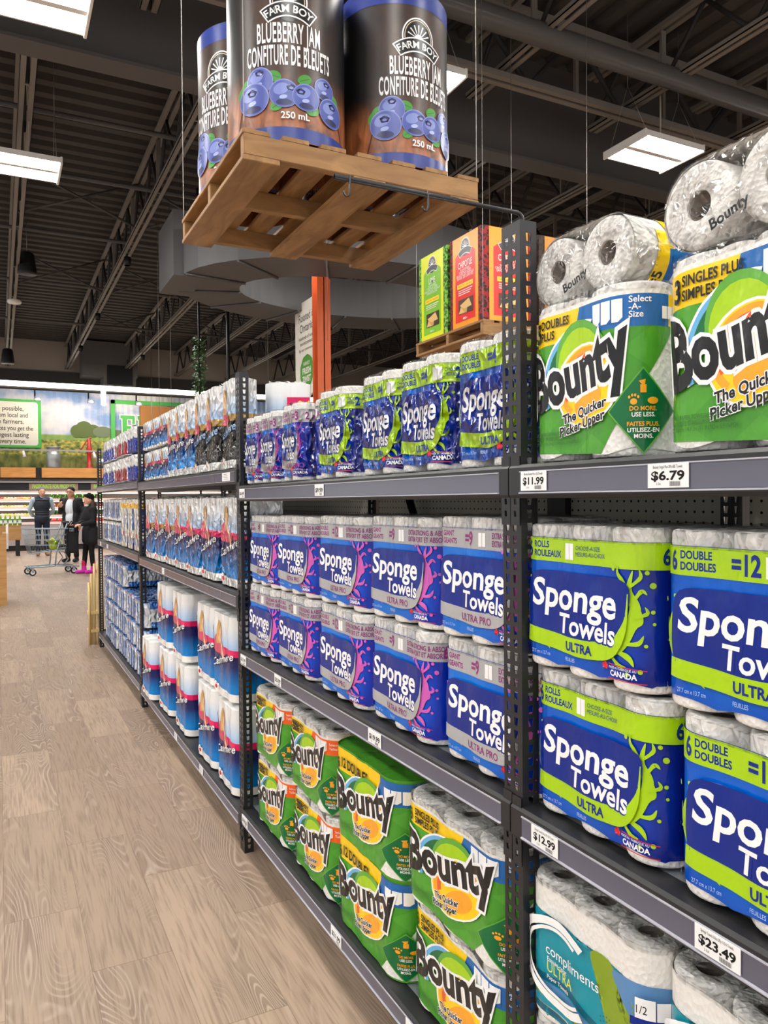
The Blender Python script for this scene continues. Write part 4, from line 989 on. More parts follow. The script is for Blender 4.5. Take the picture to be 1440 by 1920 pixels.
def blue_bag():
    w, d, h = .43, .42, .186; b = Body(w, d, .06, h, 4, .014, .012, 36); a = Art(); bl = film('ink_bag_blue', (26, 108, 196), True); X = lambda f: (f-.5)*w; Y = lambda v: v*h
    for k in range(4): x = X((k+.5)/4); a.rect(x-w*.085, x+w*.03, Y(.06), Y(.80), bl)
    a.rect(b.w/2+.01, b.half-.2, Y(.72), Y(.98), bl); a.rect(b.w/2+.02, b.half-.3, Y(.04), Y(.24), bl); a.ring(b.w/2+.12, Y(.85), .03, .022, .008, WHITE, .8, 5.4, 14)
    a.ell(X(.1), Y(.9), .018, .010, RED, 10); a.ell(X(.6), Y(.9), .018, .010, RED, 10)
    return tissue_pack(4, w, d, h, ramp_film('bag_white_blue', [(0, (60, 120, 196)), (.06, (226, 230, 236)), (.8, (226, 230, 236)), (.97, (60, 120, 196)), (1, (40, 110, 196))], 'v', True), a, 36, seal=False)
bb = blue_bag(); Z = .1615; G = 'white and blue bagged toilet paper on the farthest bottom shelf'
for i, yc in enumerate((5.72, 6.20, 6.68, 7.14, 7.60)):
    for t in range(3 if i == 0 else 4 if i > 1 else 3):
        bb.put(yc, Z+t*.191, 'white and blue toilet roll bag, %s layer up, %s column from the post' % (ordn[t], ordn[i]), G, x=.04)
# ------------------------------------------------------------------ hanging pallets, jam cans, chip boxes
PW = wood('pallet_wood', (138, 102, 64), (168, 128, 82), 2.2, (2, 9, 9)); PWY = wood('pallet_wood_long', (134, 98, 60), (170, 130, 84), 2.2, (9, 1.6, 9))
def pallet(x0, y0, z, L, label):
    t = empty('wooden_pallet', (x0, y0, z), 0, label, 'pallet', 'hanging pallets')
    for i in range(3): a = (L-.135)*i/2; obj('bottom_board', bx(a, a+.135, 0, L, 0, .019, bev=.002), PWY, t)
    for i in range(3): a = (L-.04)*i/2; obj('stringer', bx(.004, L-.004, a, a+.04, .019, .092, bev=.002), PW, t)
    for i in range(7): a = (L-.10)*i/6; obj('deck_board', bx(a, a+.10, 0, L, .092, .110, bev=.002), PWY, t)
    for x, y in ((.007, .007), (L-.007, .007), (.007, L-.007), (L-.007, L-.007)):
        bm = bmesh.new(); tube(bm, [(x, y, .11), (x, y, .14), (x+.004, y, 3.6)], .0022, 5); obj('hanging_cable', bm, WIRE, t)
    return t
pallet(-.092, 2.583, 2.60, .975, 'light wooden pallet hung over the shelves under the jam cans')
pallet(2.26, 4.58, 2.60, .985, 'light wooden pallet hung farther back under the chip boxes')
def can_material():
    m = mat('jam_label', (14, 13, 14), .36, .6); nt = m.node_tree; b = nt.nodes['Principled BSDF']; N = nt.nodes.new; Lk = nt.links.new
    uv = N('ShaderNodeUVMap'); uv.uv_map = 'UVMap'; sp = N('ShaderNodeSeparateXYZ'); Lk(uv.outputs[0], sp.inputs[0])
    mp = N('ShaderNodeMapping'); mp.inputs['Scale'].default_value = (9, 1.6, 1); Lk(uv.outputs[0], mp.inputs[0])
    n = N('ShaderNodeTexNoise'); n.inputs['Scale'].default_value = 4; n.inputs['Detail'].default_value = 5; n.inputs['Distortion'].default_value = .6; Lk(mp.outputs[0], n.inputs['Vector'])
    r = N('ShaderNodeValToRGB'); e = r.color_ramp.elements; e[0].position = .3; e[1].position = .7; e[0].color = lin((92, 48, 26))+(1,); e[1].color = lin((182, 112, 66))+(1,); Lk(n.outputs[0], r.inputs[0])
    mr = N('ShaderNodeMapRange'); mr.inputs['From Min'].default_value = .40; mr.inputs['From Max'].default_value = .16; Lk(sp.outputs[1], mr.inputs[0])
    d = N('ShaderNodeMath'); d.operation = 'SUBTRACT'; d.inputs[1].default_value = .5; Lk(sp.outputs[0], d.inputs[0])
    ab = N('ShaderNodeMath'); ab.operation = 'ABSOLUTE'; Lk(d.outputs[0], ab.inputs[0])
    m2 = N('ShaderNodeMapRange'); m2.inputs['From Min'].default_value = .16; m2.inputs['From Max'].default_value = .06; m2.inputs['To Max'].default_value = .14; Lk(ab.outputs[0], m2.inputs[0])
    mx = N('ShaderNodeMath'); mx.operation = 'MAXIMUM'; Lk(mr.outputs[0], mx.inputs[0]); Lk(m2.outputs[0], mx.inputs[1])
    mi = N('ShaderNodeMix'); mi.data_type = 'RGBA'; Lk(mx.outputs[0], mi.inputs[0]); mi.inputs[6].default_value = lin((15, 13, 14))+(1,); Lk(r.outputs[0], mi.inputs[7])
    Lk(mi.outputs[2], b.inputs['Base Color']); return m
PR = lambda n, c: mat('print_'+n, c, .3, .5)
PWH = PR('white', (240, 240, 240)); PBLU = PR('royal', (44, 62, 140)); PBK = PR('black', (16, 15, 16)); PGR = PR('leaf', (74, 150, 62)); PGRD = PR('leaf_dark', (48, 112, 44))
B1 = PR('berry', (78, 92, 168)); B2 = PR('berry_light', (128, 142, 206)); B3 = PR('berry_dark', (42, 48, 96)); B4 = PR('berry_bloom', (168, 182, 226)); PSEAM = PR('seam', (62, 34, 20)); PCREAM = PR('cream', (222, 200, 170))
def emblem(a, cx, cy, s, line=PWH, ground=PBK, words='FARM BOY'):
    """arched badge with a name ribbon"""
    a.ell(cx, cy+.30*s, .42*s, .46*s, ground, 28); a.ring(cx, cy+.30*s, .42*s, .46*s, .035*s, line, -.2, PI+.2, 28); a.ring(cx, cy+.30*s, .36*s, .40*s, .02*s, PCREAM, -.15, PI+.15, 28)
    for k in range(7): t = PI*(k+1)/8; a.stroke([(cx+.10*s*math.cos(t), cy+.26*s+.10*s*math.sin(t)), (cx+.30*s*math.cos(t), cy+.26*s+.33*s*math.sin(t))], .035*s, line, [.4, 1])
    a.ell(cx, cy+.26*s, .11*s, .11*s, line, 16); a.ell(cx-.2*s, cy+.18*s, .14*s, .09*s, line, 14); a.ell(cx+.2*s, cy+.18*s, .14*s, .09*s, line, 14)
    R = .95*s; k = cy-R+.12*s
    for r0, w, m, an in ((R+.17*s, .34*s, line, .62), (R+.14*s, .28*s, ground, .59)): a.ring(cx, k, r0, r0, w, m, PI/2-an, PI/2+an, 24)
    a.ring(cx, k, R-.155*s, R-.155*s, .02*s, line, PI/2-.56, PI/2+.56, 24)
    a.text(words, cx, k+R-.075*s, .23*s, line, width=1.02*s, bold=.02, arc=R, align='C')
def art_can(r, h):
    a = Art(); HB = PI*r
    a.poly([(-HB*.995, h*.90), (HB*.995, h*.90), (HB*.995, h*.998), (-HB*.995, h*.998)], PBLU)
    a.poly([(-HB*.995, .002), (HB*.995, .002)]+[(HB*.995-2*HB*.995*i/60, h*(.075+.0*i)+h*.0) for i in range(61)], PBLU)
    for x in (-.14, .155): a.stroke([(x*1.5, h*.08), (x, h*.42)], .006, PSEAM)
    emblem(a, 0, h*.655, .165)
    a.text('BLUEBERRY JAM', 0, h*.51, .098, PWH, width=.235, spacing=1.1, bold=.022, align='C'); a.text('CONFITURE DE BLEUETS', 0, h*.395, .098, PWH, width=.32, spacing=1.1, bold=.022, align='C')
    for x, y, ro in ((-.165, .335, .5), (-.055, .365, -.3), (.055, .355, .4), (-.045, .215, .6), (.085, .205, .3), (.185, .30, -.6), (-.185, .30, 1.1)):
        y -= .03; a.ell(x, h*y, .027, .019, PGR, 14, ro); a.stroke([(x-.02*math.cos(ro), h*y-.02*math.sin(ro)), (x+.02*math.cos(ro), h*y+.02*math.sin(ro))], .003, PGRD)
    for x, y, q, cx, cy in ((-.11, .345, .050, .0, .55), (.135, .335, .042, .2, .5), (-.02, .275, .052, .5, .4), (.06, .265, .050, -.4, .35), (-.135, .255, .060, -.05, .35), (.165, .225, .054, .1, .45)):
        y -= .03; a.ell(x, h*y, q*1.03, q*.98, B2, 24); a.ell(x, h*y-q*.03, q*.98, q*.92, B1, 24); a.ell(x-q*.2, h*y+q*.3, q*.55, q*.38, B2, 18, .4); a.ell(x-q*.05, h*y-q*.25, q*.28, q*.14, B4, 14, .2); a.ell(x, h*y-q*.62, q*.55, q*.22, B3, 16)
        X, Y = x+q*cx, h*y+q*cy
        a.poly([(X+q*(.36 if i % 2 == 0 else .2)*math.cos(PI*2*i/10+.3), Y+q*(.24 if i % 2 == 0 else .13)*math.sin(PI*2*i/10+.3)) for i in range(10)], B3); a.ell(X, Y-q*.03, q*.15, q*.09, B2, 10)
    a.text('250 mL', .02, h*.115, .034, PWH, bold=.02, align='C'); return a
def make_can():
    r, h = .2245, .69; b = Body(2*r, 2*r, r, h, 1, 0, 0, 0); t = empty('jam_can')
    V, F, UV, N = b.grid(0, h, 20, 0, None, .012); UV = [((u-.5)*b.w/(2*PI*r)+.5, v) for u, v in UV]
    a = art_can(r, h); a.cut([-.7+.016*k for k in range(90)], [.05*k for k in range(1, 14)])
    v, f, mi, u = a.lay_on(b.at, .0007, .00007, lambda s, t: (0, 0)); a.bm.free()
    mesh_from('printed_sleeve', [(V, F, 0, UV), (v, f, [i+1 for i in mi], u)], [can_material()]+a.mats, t)
    bm = bmesh.new(); lathe(bm, [(r*.999, h-.002), (r*.985, h+.003), (.001, h+.003)], 48, o=(0, r, 0)); 
    obj('end_disc', bm, mat('can_lid', (60, 66, 120), .35, .5), t, True); return t
cn_ = make_can()
for i, (x, y, off, lab) in enumerate(((.158, 2.83, 3, 'giant blueberry jam display can, front left on the hanging pallet'), (.625, 2.83, 27, 'giant blueberry jam display can, front right on the hanging pallet'),
                                      (.158, 3.30, -33, 'giant blueberry jam display can, behind the front left can'), (.625, 3.30, -48, 'giant blueberry jam display can, hidden behind the front right can'))):
    o = cn_ if i == 0 else dup(cn_)
    va = math.atan2(x+.863, y); th = -va+math.radians(off)     # turn the printed front towards the aisle corner
    o.rotation_euler = (0, 0, th); c, s = math.cos(th), math.sin(th)
    o.location = (x-(-s)*.2245, y-c*.2245, 2.7105); tag(o, lab, 'jam can', 'giant jam cans')
def chip_box(colours, words, label, x, y):
    edge, face, panel, pat = colours; w, d, h = .45, .45, .685; b = Body(w, d, .012, h, 1, 0, 0, 0)
    fm, pm = PR(words[0].lower()+'_face', face), PR(words[0].lower()+'_panel', panel); em = speckle('print_'+words[0].lower()+'_pattern', edge, pat, 42)
    t = empty('chip_box', (x, y, 2.7105), RZ, label, 'chip box', 'giant chip boxes'); a = Art()
    tan = PR('chip_tan', (206, 160, 92)); tand = PR('chip_shadow', (70, 50, 34)); tanl = PR('chip_light', (226, 186, 120))
    for c in (0, w/2+d/2, -(w/2+d/2)):
        a.rect(c-w*.385, c+w*.385, .004, h-.004, fm); a.rect(c-w*.30, c+w*.30, h*.06, h*.78, pm)
        a.poly([(c-w*.30, h*.78), (c+w*.30, h*.78), (c+w*.12, h*.86), (c-w*.12, h*.86)], pm)
        emblem(a, c, h*.80, w*.33, PWH, PR('emblem_ground', (60, 62, 70)), ' ')
        a.text(words[0], c, h*.645, w*.15, PWH, width=w*(.42 if len(words[0]) > 4 else .22), bold=.01, align='C')
        for i, q in enumerate(words[1]): a.text(q, c, h*(.61-.028*i), w*.055, PWH, sx=.9, align='C')
        a.rect(c-w*.235, c+w*.235, h*.425, h*.475, PR('chip_label', (250, 214, 40))); a.text('Gluten Free - Sans gluten', c, h*.44, w*.06, PR('chip_label_ink', (170, 60, 20)), width=w*.42, align='C')
        for i in range(3): a.rect(c-w*.2, c+w*(.22-.04*i), h*(.395-.022*i), h*(.403-.022*i), PWH)
        a.rect(c-w*.20, c+w*.24, h*.14, h*.30, tand)
        a.poly([(c-w*.19, h*.15), (c+w*.05, h*.145), (c+w*.1, h*.29), (c-w*.1, h*.25)], tan); a.poly([(c-w*.16, h*.24), (c+w*.12, h*.29), (c+w*.2, h*.20), (c-w*.02, h*.19)], tanl); a.poly([(c-w*.19, h*.15), (c-w*.02, h*.15), (c-w*.12, h*.22)], tanl)
        a.text('400 g', c, h*.075, w*.06, PWH, align='C', bold=.02)
    a.cut([], [])
    V, F, UV, N = b.grid(0, h, 4, 0, None, .03); v, f, mi, u = a.lay_on(b.at, .0008, .0001); a.bm.free()
    mesh_from('printed_carton', [(V, F, 0, UV), (v, f, [i+1 for i in mi], u)], [em]+a.mats, t, False)
    obj('box_top', bx(-w/2+.006, w/2-.006, .006, d-.006, h-.004, h), em, t); return t
YW = ((44, 88, 30), (222, 226, 30), (126, 190, 44), (120, 190, 60)); CH = ((150, 20, 30), (244, 158, 34), (228, 38, 32), (40, 12, 14)); BRN = ((60, 40, 34), (222, 140, 56), (120, 60, 34), (30, 18, 16))
FL = ('FLAVOURED', 'TORTILLA CHIPS', 'CROUSTILLES TORTILLA')
chip_box(YW, ('LIME', FL+('SAVEUR DE LIME',)), 'giant lime green chip box, far left on the back pallet', 2.275, 5.315)
chip_box(CH, ('CHIPOTLE', FL+('SAVEUR DE CHIPOTLE',)), 'giant red and orange chipotle chip box, nearest on the back pallet', 2.275, 4.83)
chip_box(BRN, ('CORN', FL), 'giant orange and brown chip box behind the black post top', 2.78, 4.83)
chip_box(BRN, ('CORN', FL), 'giant orange and brown chip box at back corner of its pallet', 2.78, 5.315)
# sign arm on the near post
bm = bmesh.new(); tube(bm, [(.022, 1.166, 1.90), (.022, 1.166, 1.942)]+[(.022-.012*(1-math.cos(t)), 1.166, 1.942+.012*math.sin(t)) for t in (.5, 1.1, 1.57)]+[(-.36, 1.166, 1.954)], .0042, 8)
arm = empty('sign_holder', (0, 0, 0), 0, 'thin black sign arm with two hooks fixed on the near post top', 'sign holder'); obj('rod', bm, PB, arm)
box_ = bx(-.36, -.12, 1.163, 1.169, 1.950, 1.958); obj('hook_rail', box_, PB, arm)
for x in (-.335, -.185):
    bm = bmesh.new(); tube(bm, [(x, 1.16, 1.958), (x, 1.16, 1.93)]+[(x-.006+.006*math.cos(t), 1.16, 1.93-.008*math.sin(t)) for t in (.6, 1.2, 1.9, 2.6, 3.14)], .0016, 6); obj('hook', bm, PB, arm)

# ------------------------------------------------------------------ column, hanging sign, duct, ceiling bits
ORG = mat('orange_column_paint', (204, 96, 52), .5, .4)
bm = bmesh.new()
for y in (-.095, .08): box(bm, 2.93-.09, 2.93+.09, 9.27+y, 9.27+y+.015, 0, 5.5)
box(bm, 2.923, 2.937, 9.175, 9.365, 0, 5.5)
o = obj('orange_column', bm, ORG); tag(o, 'orange steel column rising behind the shelves, in front of white sign', 'column'); o.rotation_euler = (0, 0, 0)
def rounded_board(w, h, r):
    return [(-w/2, h), (-w/2, r)]+[(-r*math.cos(t)*w/2/r, r-r*math.sin(t)) for t in [PI*k/20 for k in range(1, 20)]]+[(w/2, r), (w/2, h)]
t = empty('hanging_sign', (3.2, 10.47, 2.92), 0, 'white hanging sign with green badge partly behind the orange column', 'sign')
P = rounded_board(.95, 1.41, .42); bm = bmesh.new()
A = [bm.verts.new((-.012, -x, y)) for x, y in P]; B = [bm.verts.new((.012, -x, y)) for x, y in P]; n = len(P)
bm.faces.new(A[::-1]); bm.faces.new(B)
for i in range(n): bm.faces.new((A[i], A[(i+1) % n], B[(i+1) % n], B[i]))
bmesh.ops.recalc_face_normals(bm, faces=bm.faces[:]); obj('board', bm, mat('sign_white', (236, 232, 220), .6, .3), t)
a = Art(); gi = mat('sign_green', (84, 158, 60), .6, .3); gt = mat('sign_ink', (70, 66, 60), .7, .2); sw_ = mat('sign_white', (236, 232, 220))
a.text('Rooted in', .0, 1.13, .17, gt, width=.62, align='C'); a.text('Ontario', .0, .97, .17, gt, width=.54, align='C')
a.text('Hundreds of locally', 0, .86, .075, gt, width=.62, align='C'); a.text('sourced products', 0, .78, .075, gt, width=.52, align='C'); a.text('By our community', 0, .69, .06, gt, width=.6, align='C')
a.poly([(.26*math.cos(q)*(1+.05*math.cos(9*q)), .38+.235*math.sin(q)*(1+.05*math.cos(9*q))) for q in [2*PI*i/72 for i in range(72)]], gi)
a.text('FARM BOY', 0, .47, .075, sw_, width=.26, bold=.02, align='C'); a.text('FRESH', 0, .35, .12, sw_, width=.34, bold=.04, align='C'); a.text('TWIST', 0, .23, .12, sw_, width=.34, bold=.04, align='C')
flat_art('lettering', a, frame((0, -1, 0), (0, 0, 1), (-.013, 0, 0)), t, .001, .0004)
bm = bmesh.new()
for y in (-.42, .42): tube(bm, [(0, y, 1.41), (0, y, 2.6)], .003, 5)
obj('hanging_wire', bm, WIRE, t)
DUCT = mat('duct_grey', (92, 92, 94), .55, .4)
bm = bmesh.new(); cx, cy, z0, z1 = 3.65, 9.75, 4.22, 4.78; n = 40
ring_ = []
for i in range(n):
    t_ = 2*PI*i/n; f = lambda a, b, z: bm.verts.new((cx+a*math.cos(t_), cy+b*math.sin(t_), z)); ring_.append((f(2.45, 1.75, z0), f(2.45, 1.75, z1), f(1.65, .95, z1), f(1.65, .95, z0)))
for i in range(n):
    p, q = ring_[i], ring_[(i+1) % n]
    for k in range(4): bm.faces.new((p[k], q[k], q[(k+1) % 4], p[(k+1) % 4]))
for i in range(0, n, 3):
    p = ring_[i]; a_, b_ = p[0].co, p[3].co; tube(bm, [a_-Vector((0, 0, .012)), b_-Vector((0, 0, .012))], .018, 4)
bmesh.ops.recalc_face_normals(bm, faces=bm.faces[:])
box(bm, 1.1, 1.5, 9.55, 10.5, 4.20, 5.0)
struct('ceiling_duct', bm, DUCT)
def simple(name, bm, m, label, cat, group=None, **k): return tag(obj(name, bm, m, **k), label, cat, group)
CHB = mat('lamp_black', (26, 26, 28), .5, .4)
for i, (x, y, z, s) in enumerate(((-.36, 14.6, 5.36, 1), (-.60, 21.5, 4.92, 1))):
    t = empty('pendant_speaker', (x, y, z), 0, ('large black bell-shaped pendant speaker at the left edge', 'black bell-shaped pendant speaker farther back, above the green sign')[i], 'speaker', 'pendant speakers'); t.scale = (.88,)*3
    bm = bmesh.new(); lathe(bm, [(.001, .42), (.10, .42), (.135, .38), (.17, .12), (.18, .03), (.175, .0), (.02, .01)], 24); obj('shell', bm, CHB, t, True)
    bm = bmesh.new(); lathe(bm, [(.165, .012), (.001, .004)], 24); obj('grille', bm, mat('speaker_grille', (74, 72, 70), .7), t, True)
    bm = bmesh.new(); tube(bm, [(0, 0, .42), (0, 0, (6.3-z)/.88)], .006, 5); obj('drop_cable', bm, WIRE, t)
bm = bmesh.new(); lathe(bm, [(.001, .0), (.12, .0), (.13, .03), (.12, .06), (.001, .06)], 20, o=(-.53, 16.4, 5.26)); simple('ceiling_sensor', bm, WHITEM, 'small white disc sensor under the roof joist at left', 'sensor')
t = empty('hanging_ivy', (1.98, 12, 2.9), 0, 'trailing green ivy hung on a post beyond the toilet paper', 'plant'); r_ = random.Random(5); bm = bmesh.new()
for i in range(420):
    z = r_.random()**.8*1.05; an = r_.random()*6.28; q = .03+.09*r_.random(); c = Vector((q*math.cos(an), q*math.sin(an), z)); u = Vector((r_.uniform(-1, 1), r_.uniform(-1, 1), r_.uniform(-1, .3))).normalized()*.035; w = u.orthogonal().normalized()*.018
    vs = [bm.verts.new(c+p) for p in (-u, w, u, -w)]; bm.faces.new(vs)
obj('foliage', bm, mat('ivy_leaf', (66, 96, 48), .6, .3), t)
bm = bmesh.new(); tube(bm, [(0, 0, -2.9), (0, 0, 3.4)], .018, 6); obj('stem_post', bm, CHB, t)
for i, (x, y, zt, zb) in enumerate(((2.55, 12.4, 6.3, .0), (-.42, 9.0, 6.3, 6.28), (4.9, 7.2, 6.3, 1.2))):
    if i == 0: bm = bmesh.new(); tube(bm, [(x, y, zb), (x, y, zt)], .03, 8); simple('thin_black_post', bm, CHB, 'thin black post standing behind the far shelving, left of orange column', 'post')
for i, (x, y) in enumerate(((1.6, 12.3), (1.25, 11.4), (3.3, 12.6), (1.9, 6.6))):
    bm = bmesh.new(); tube(bm, [(x, y, 6.3), (x, y, (2.2, 2.4, 2.2, 2.9, 3.0, 2.6, 2.72)[i])], .0035, 5); o = simple('drop_wire', bm, WIRE, 'thin steel drop wire hanging from the dark ceiling', 'wire', 'drop wires')
# ------------------------------------------------------------------ produce wall at the back
def mural_material():
    m = mat('mural_print', (180, 200, 220), .7, .2); nt = m.node_tree; b = nt.nodes['Principled BSDF']; N = nt.nodes.new; Lk = nt.links.new
    tc = N('ShaderNodeTexCoord'); sp = N('ShaderNodeSeparateXYZ'); Lk(tc.outputs['Object'], sp.inputs[0])
    def noise_(sc, st, det=4):
        mp = N('ShaderNodeMapping'); mp.inputs['Scale'].default_value = st; Lk(tc.outputs['Object'], mp.inputs[0]); n = N('ShaderNodeTexNoise'); n.inputs['Scale'].default_value = sc; n.inputs['Detail'].default_value = det; Lk(mp.outputs[0], n.inputs['Vector']); return n.outputs[0]
    def ramp(x, *st):
        r = N('ShaderNodeValToRGB'); e = r.color_ramp.elements
        set_ramp(e, st)
        Lk(x, r.inputs[0]); return r.outputs[0]
    def mix(f, a, c):
        n = N('ShaderNodeMix'); n.data_type = 'RGBA'; Lk(f, n.inputs[0]); Lk(a, n.inputs[6]); Lk(c, n.inputs[7]); return n.outputs[2]
    def step(lo, hi, src):
        n = N('ShaderNodeMapRange'); n.inputs['From Min'].default_value = lo; n.inputs['From Max'].default_value = hi; Lk(src, n.inputs[0]); return n.outputs[0]
    sky = ramp(noise_(.9, (1, 1, 1.5)), (.40, (146, 172, 214)), (.50, (212, 212, 224)), (.62, (244, 236, 232)))
    field = ramp(noise_(7, (1, 1, 1.6)), (.36, (92, 112, 66)), (.5, (158, 160, 84)), (.62, (220, 198, 104)))
    grass = ramp(noise_(5, (1, 1, .6)), (.35, (96, 106, 58)), (.6, (152, 148, 84)))
    hill = ramp(noise_(2, (1, 1, 1)), (.3, (124, 164, 92)), (.7, (180, 196, 112)))
    c = mix(step(3.46, 3.50, sp.outputs[2]), hill, sky); c = mix(step(3.30, 3.34, sp.outputs[2]), field, c); c = mix(step(2.78, 2.9, sp.outputs[2]), grass, c)
    Lk(c, b.inputs['Base Color']); return m
V = []; F = []; n = 0; x = -5.0
while x < 8.2: V += [(x, 25.44-(.035 if n % 2 else 0), 2.35), (x, 25.44-(.035 if n % 2 else 0), 4.84)]; x += .09; n += 1
F = [(2*i, 2*i+2, 2*i+3, 2*i+1) for i in range(n-1)]
o = obj('wall_mural', (V, F), mural_material()); tag(o, 'corrugated farm field mural with cloudy sky on the back wall', 'mural')
a = Art(); tr = mat('mural_tree', (104, 118, 70), .7, .2); tr2 = mat('mural_tree_far', (126, 136, 108), .7, .2)
for x, z, rx, rz, m in ((1.55, 3.66, .26, .26, tr), (1.35, 3.6, .2, .2, tr), (1.8, 3.62, .25, .2, tr), (2.1, 3.6, .3, .17, tr2), (2.5, 3.56, .35, .12, tr2)): a.ell(x, z, rx, rz, m, 20)
flat_art('printed_trees', a, frame((1, 0, 0), (0, 0, 1), (0, 25.40, 0)), o)
SG = mat('board_green', (92, 190, 92), .6, .3); SC = mat('board_cream', (246, 240, 224), .6, .3); SI = mat('board_ink', (90, 82, 76), .7, .2)
def roundrect(x0, x1, z0, z1, r):
    return [(x+r*math.cos(t), z+r*math.sin(t)) for x, z, a0 in ((x1-r, z1-r, 0), (x0+r, z1-r, PI/2), (x0+r, z0+r, PI), (x1-r, z0+r, 1.5*PI)) for t in [a0+PI/2*k/5 for k in range(6)]]
t = empty('wall_sign', (0, 25.34, 0), 0, 'cream wall sign with green border and lines about local farmers', 'sign')
obj('panel', bx(-4.2, .33, -.03, .03, 3.04, 4.50, bev=.02), SG, t); a = Art(); a.poly(roundrect(-4.1, .24, 3.12, 4.42, .08), SC)
for i, (s, w) in enumerate((('r possible,', .94), ('om local and', 1.1), ('n farmers.', .95), ('ces you get the', 1.30), ('ngest lasting', 1.13), ('every time.', 1.02))): a.text(s, -.83, 4.15-.195*i, .19, SI, width=w*.72, bold=.012)
flat_art('lettering', a, frame((1, 0, 0), (0, 0, 1), (0, -.031, 0)), t, .002, .001)
t = empty('wall_sign', (0, 25.34, 0), 0, 'green bordered wall sign with a big green F beside the brown board', 'sign'); bm = bmesh.new()
box(bm, 2.34, 2.46, -.03, .03, 3.0, 4.62); box(bm, 2.34, 5.4, -.03, .03, 4.50, 4.62); box(bm, 5.3, 5.4, -.03, .03, 3.0, 4.62); obj('border', bm, SG, t)
a = Art(); WT = mat('board_white', (244, 244, 240), .6)
for q, m in ((.03, WT), (0, SG)):
    for x0, x1, z0, z1 in ((2.62, 2.86, 4.04, 4.14), (2.68, 2.82, 3.42, 4.1), (2.62, 2.9, 3.38, 3.48), (2.8, 3.05, 4.02, 4.14), (2.98, 3.06, 3.88, 4.1), (2.8, 2.94, 3.72, 3.81), (3.14, 3.22, 4.02, 4.14), (3.18, 3.32, 3.38, 4.14)): a.rect(x0-q, x1+q, z0-q, z1+q, m)
flat_art('lettering', a, frame((1, 0, 0), (0, 0, 1), (0, -.01, 0)), t, .002, .001)
simple('brown_board', bx(3.20, 5.2, 25.1, 25.26, 2.43, 4.45), mat('kraft_board', (176, 120, 70), .75, .2), 'plain brown board covering part of the green bordered wall sign', 'board')
t = empty('strip_light', (0, 23.7, 4.75), 0, 'long glowing white strip light above the farm mural', 'light'); obj('housing', bx(-5, 9, -.05, .08, .0, .05), WHITEM, t)
obj('lit_tube', bx(-5, 9, -.07, -.05, -.06, .05), mat('lit_strip', (255, 250, 238), .5, emit=4), t); obj('track', bx(-5, 9, .0, .06, -.17, -.13), CHB, t); obj('lit_tube', bx(-5, 9, -.05, .0, -.085, -.075), MATS['lit_strip'], t)
for i, x in enumerate((.10, 1.52, 2.86)):
    t = empty('track_spotlight', (x, 23.72, 4.59), 0, 'small black spotlight arm over the mural, %s from left' % ordn[i], 'spotlight', 'black spotlights'); obj('arm', bx(-.02, .02, -.02, .02, -.22, .02), CHB, t); obj('head', bx(-.02, .15, -.05, .05, -.30, -.22), CHB, t)
    ld = bpy.data.lights.new('spot', 'SPOT'); ld.energy = 45; ld.shadow_soft_size = .15; ld.spot_size = 1.9; ld.color = (1, .95, .86); l = bpy.data.objects.new('spot_lamp', ld); COL.objects.link(l); l.parent = t; l.location = (.08, -.07, -.27); l.rotation_euler = (1.0, 0, 0)
simple('track_spotlight', bx(1.86, 1.99, 23.56, 23.72, 4.22, 4.68, bev=.03), mat('lit_spot_white', (255, 252, 244), .5, emit=1.5), 'white spotlight glowing over the mural, between the black ones', 'spotlight')
for i, (x, y) in enumerate(((-2.2, 14.5), (1.1, 13.2), (-2.2, 18.5), (1.1, 17.4), (-2.2, 21.6), (1.1, 21.2), (2.75, 21.8))):  # added fill lamps under the joists, made up to brighten the produce area
    t = empty('added_fill_spotlight', (x, y, 5.45), 0, 'small black fill spotlight added to brighten the produce aisle', 'spotlight', 'added fill spotlights')
    bm = bmesh.new(); lathe(bm, [(.05, -.14), (.055, -.14), (.055, 0), (.001, 0)], 14); tube(bm, [(0, 0, 0), (0, 0, .05)], .01, 5); obj('housing', bm, CHB, t)
    ld = bpy.data.lights.new('spot', 'SPOT'); ld.energy = 190; ld.spot_size = 2.3; ld.spot_blend = .6; ld.shadow_soft_size = .05; l = bpy.data.objects.new('spot_lamp', ld); COL.objects.link(l); l.parent = t; l.location = (0, 0, -.15)
# refrigerated produce case
t = empty('produce_case', (0, 24.4, 0), 0, 'long open produce cooler with lit shelves along the back wall', 'cooler'); CW = wood('case_wood', (190, 126, 66), (214, 152, 86), 1.5, (1, 8, 8)); CS = mat('case_steel', (150, 146, 144), .4, .5); CD = mat('case_black', (28, 28, 30), .5, .4)
bm = bmesh.new()
for x0, x1 in ((-4, -.99), (-.80, .12), (.28, 2.9), (3.1, 6)): box(bm, x0, x1, 0, .06, 2.13, 2.42)
obj('canopy_front', bm, CW, t); obj('canopy', bx(-4, 6, .06, 1.0, 2.10, 2.42), CD, t); obj('canopy_rail', bx(-4, 6, -.02, .05, 1.98, 2.02), CS, t); obj('sign_band', bx(-4, 6, .02, .06, 1.76, 1.98), CD, t)
obj('back', bx(-4, 6, .92, .98, 0, 2.1), mat('case_back', (120, 112, 104), .6), t); obj('lower_rail', bx(-4, 6, -.02, .05, 1.73, 1.765), CS, t)
a = Art(); PKB = mat('case_sign_ground', (150, 118, 100), .6); LG = mat('case_sign_green', (150, 210, 80), .6)
for x in (-.06, 1.62): a.rect(x, x+1.32, 1.775, 1.965, PKB); a.text('PASSIONATE FOR PRODUCE', x+.66, 1.815, .17, LG, width=1.15, bold=.03, align='C'); 
flat_art('sign_lettering', a, frame((1, 0, 0), (0, 0, 1), (0, .02, 0)), t, .003, .001)
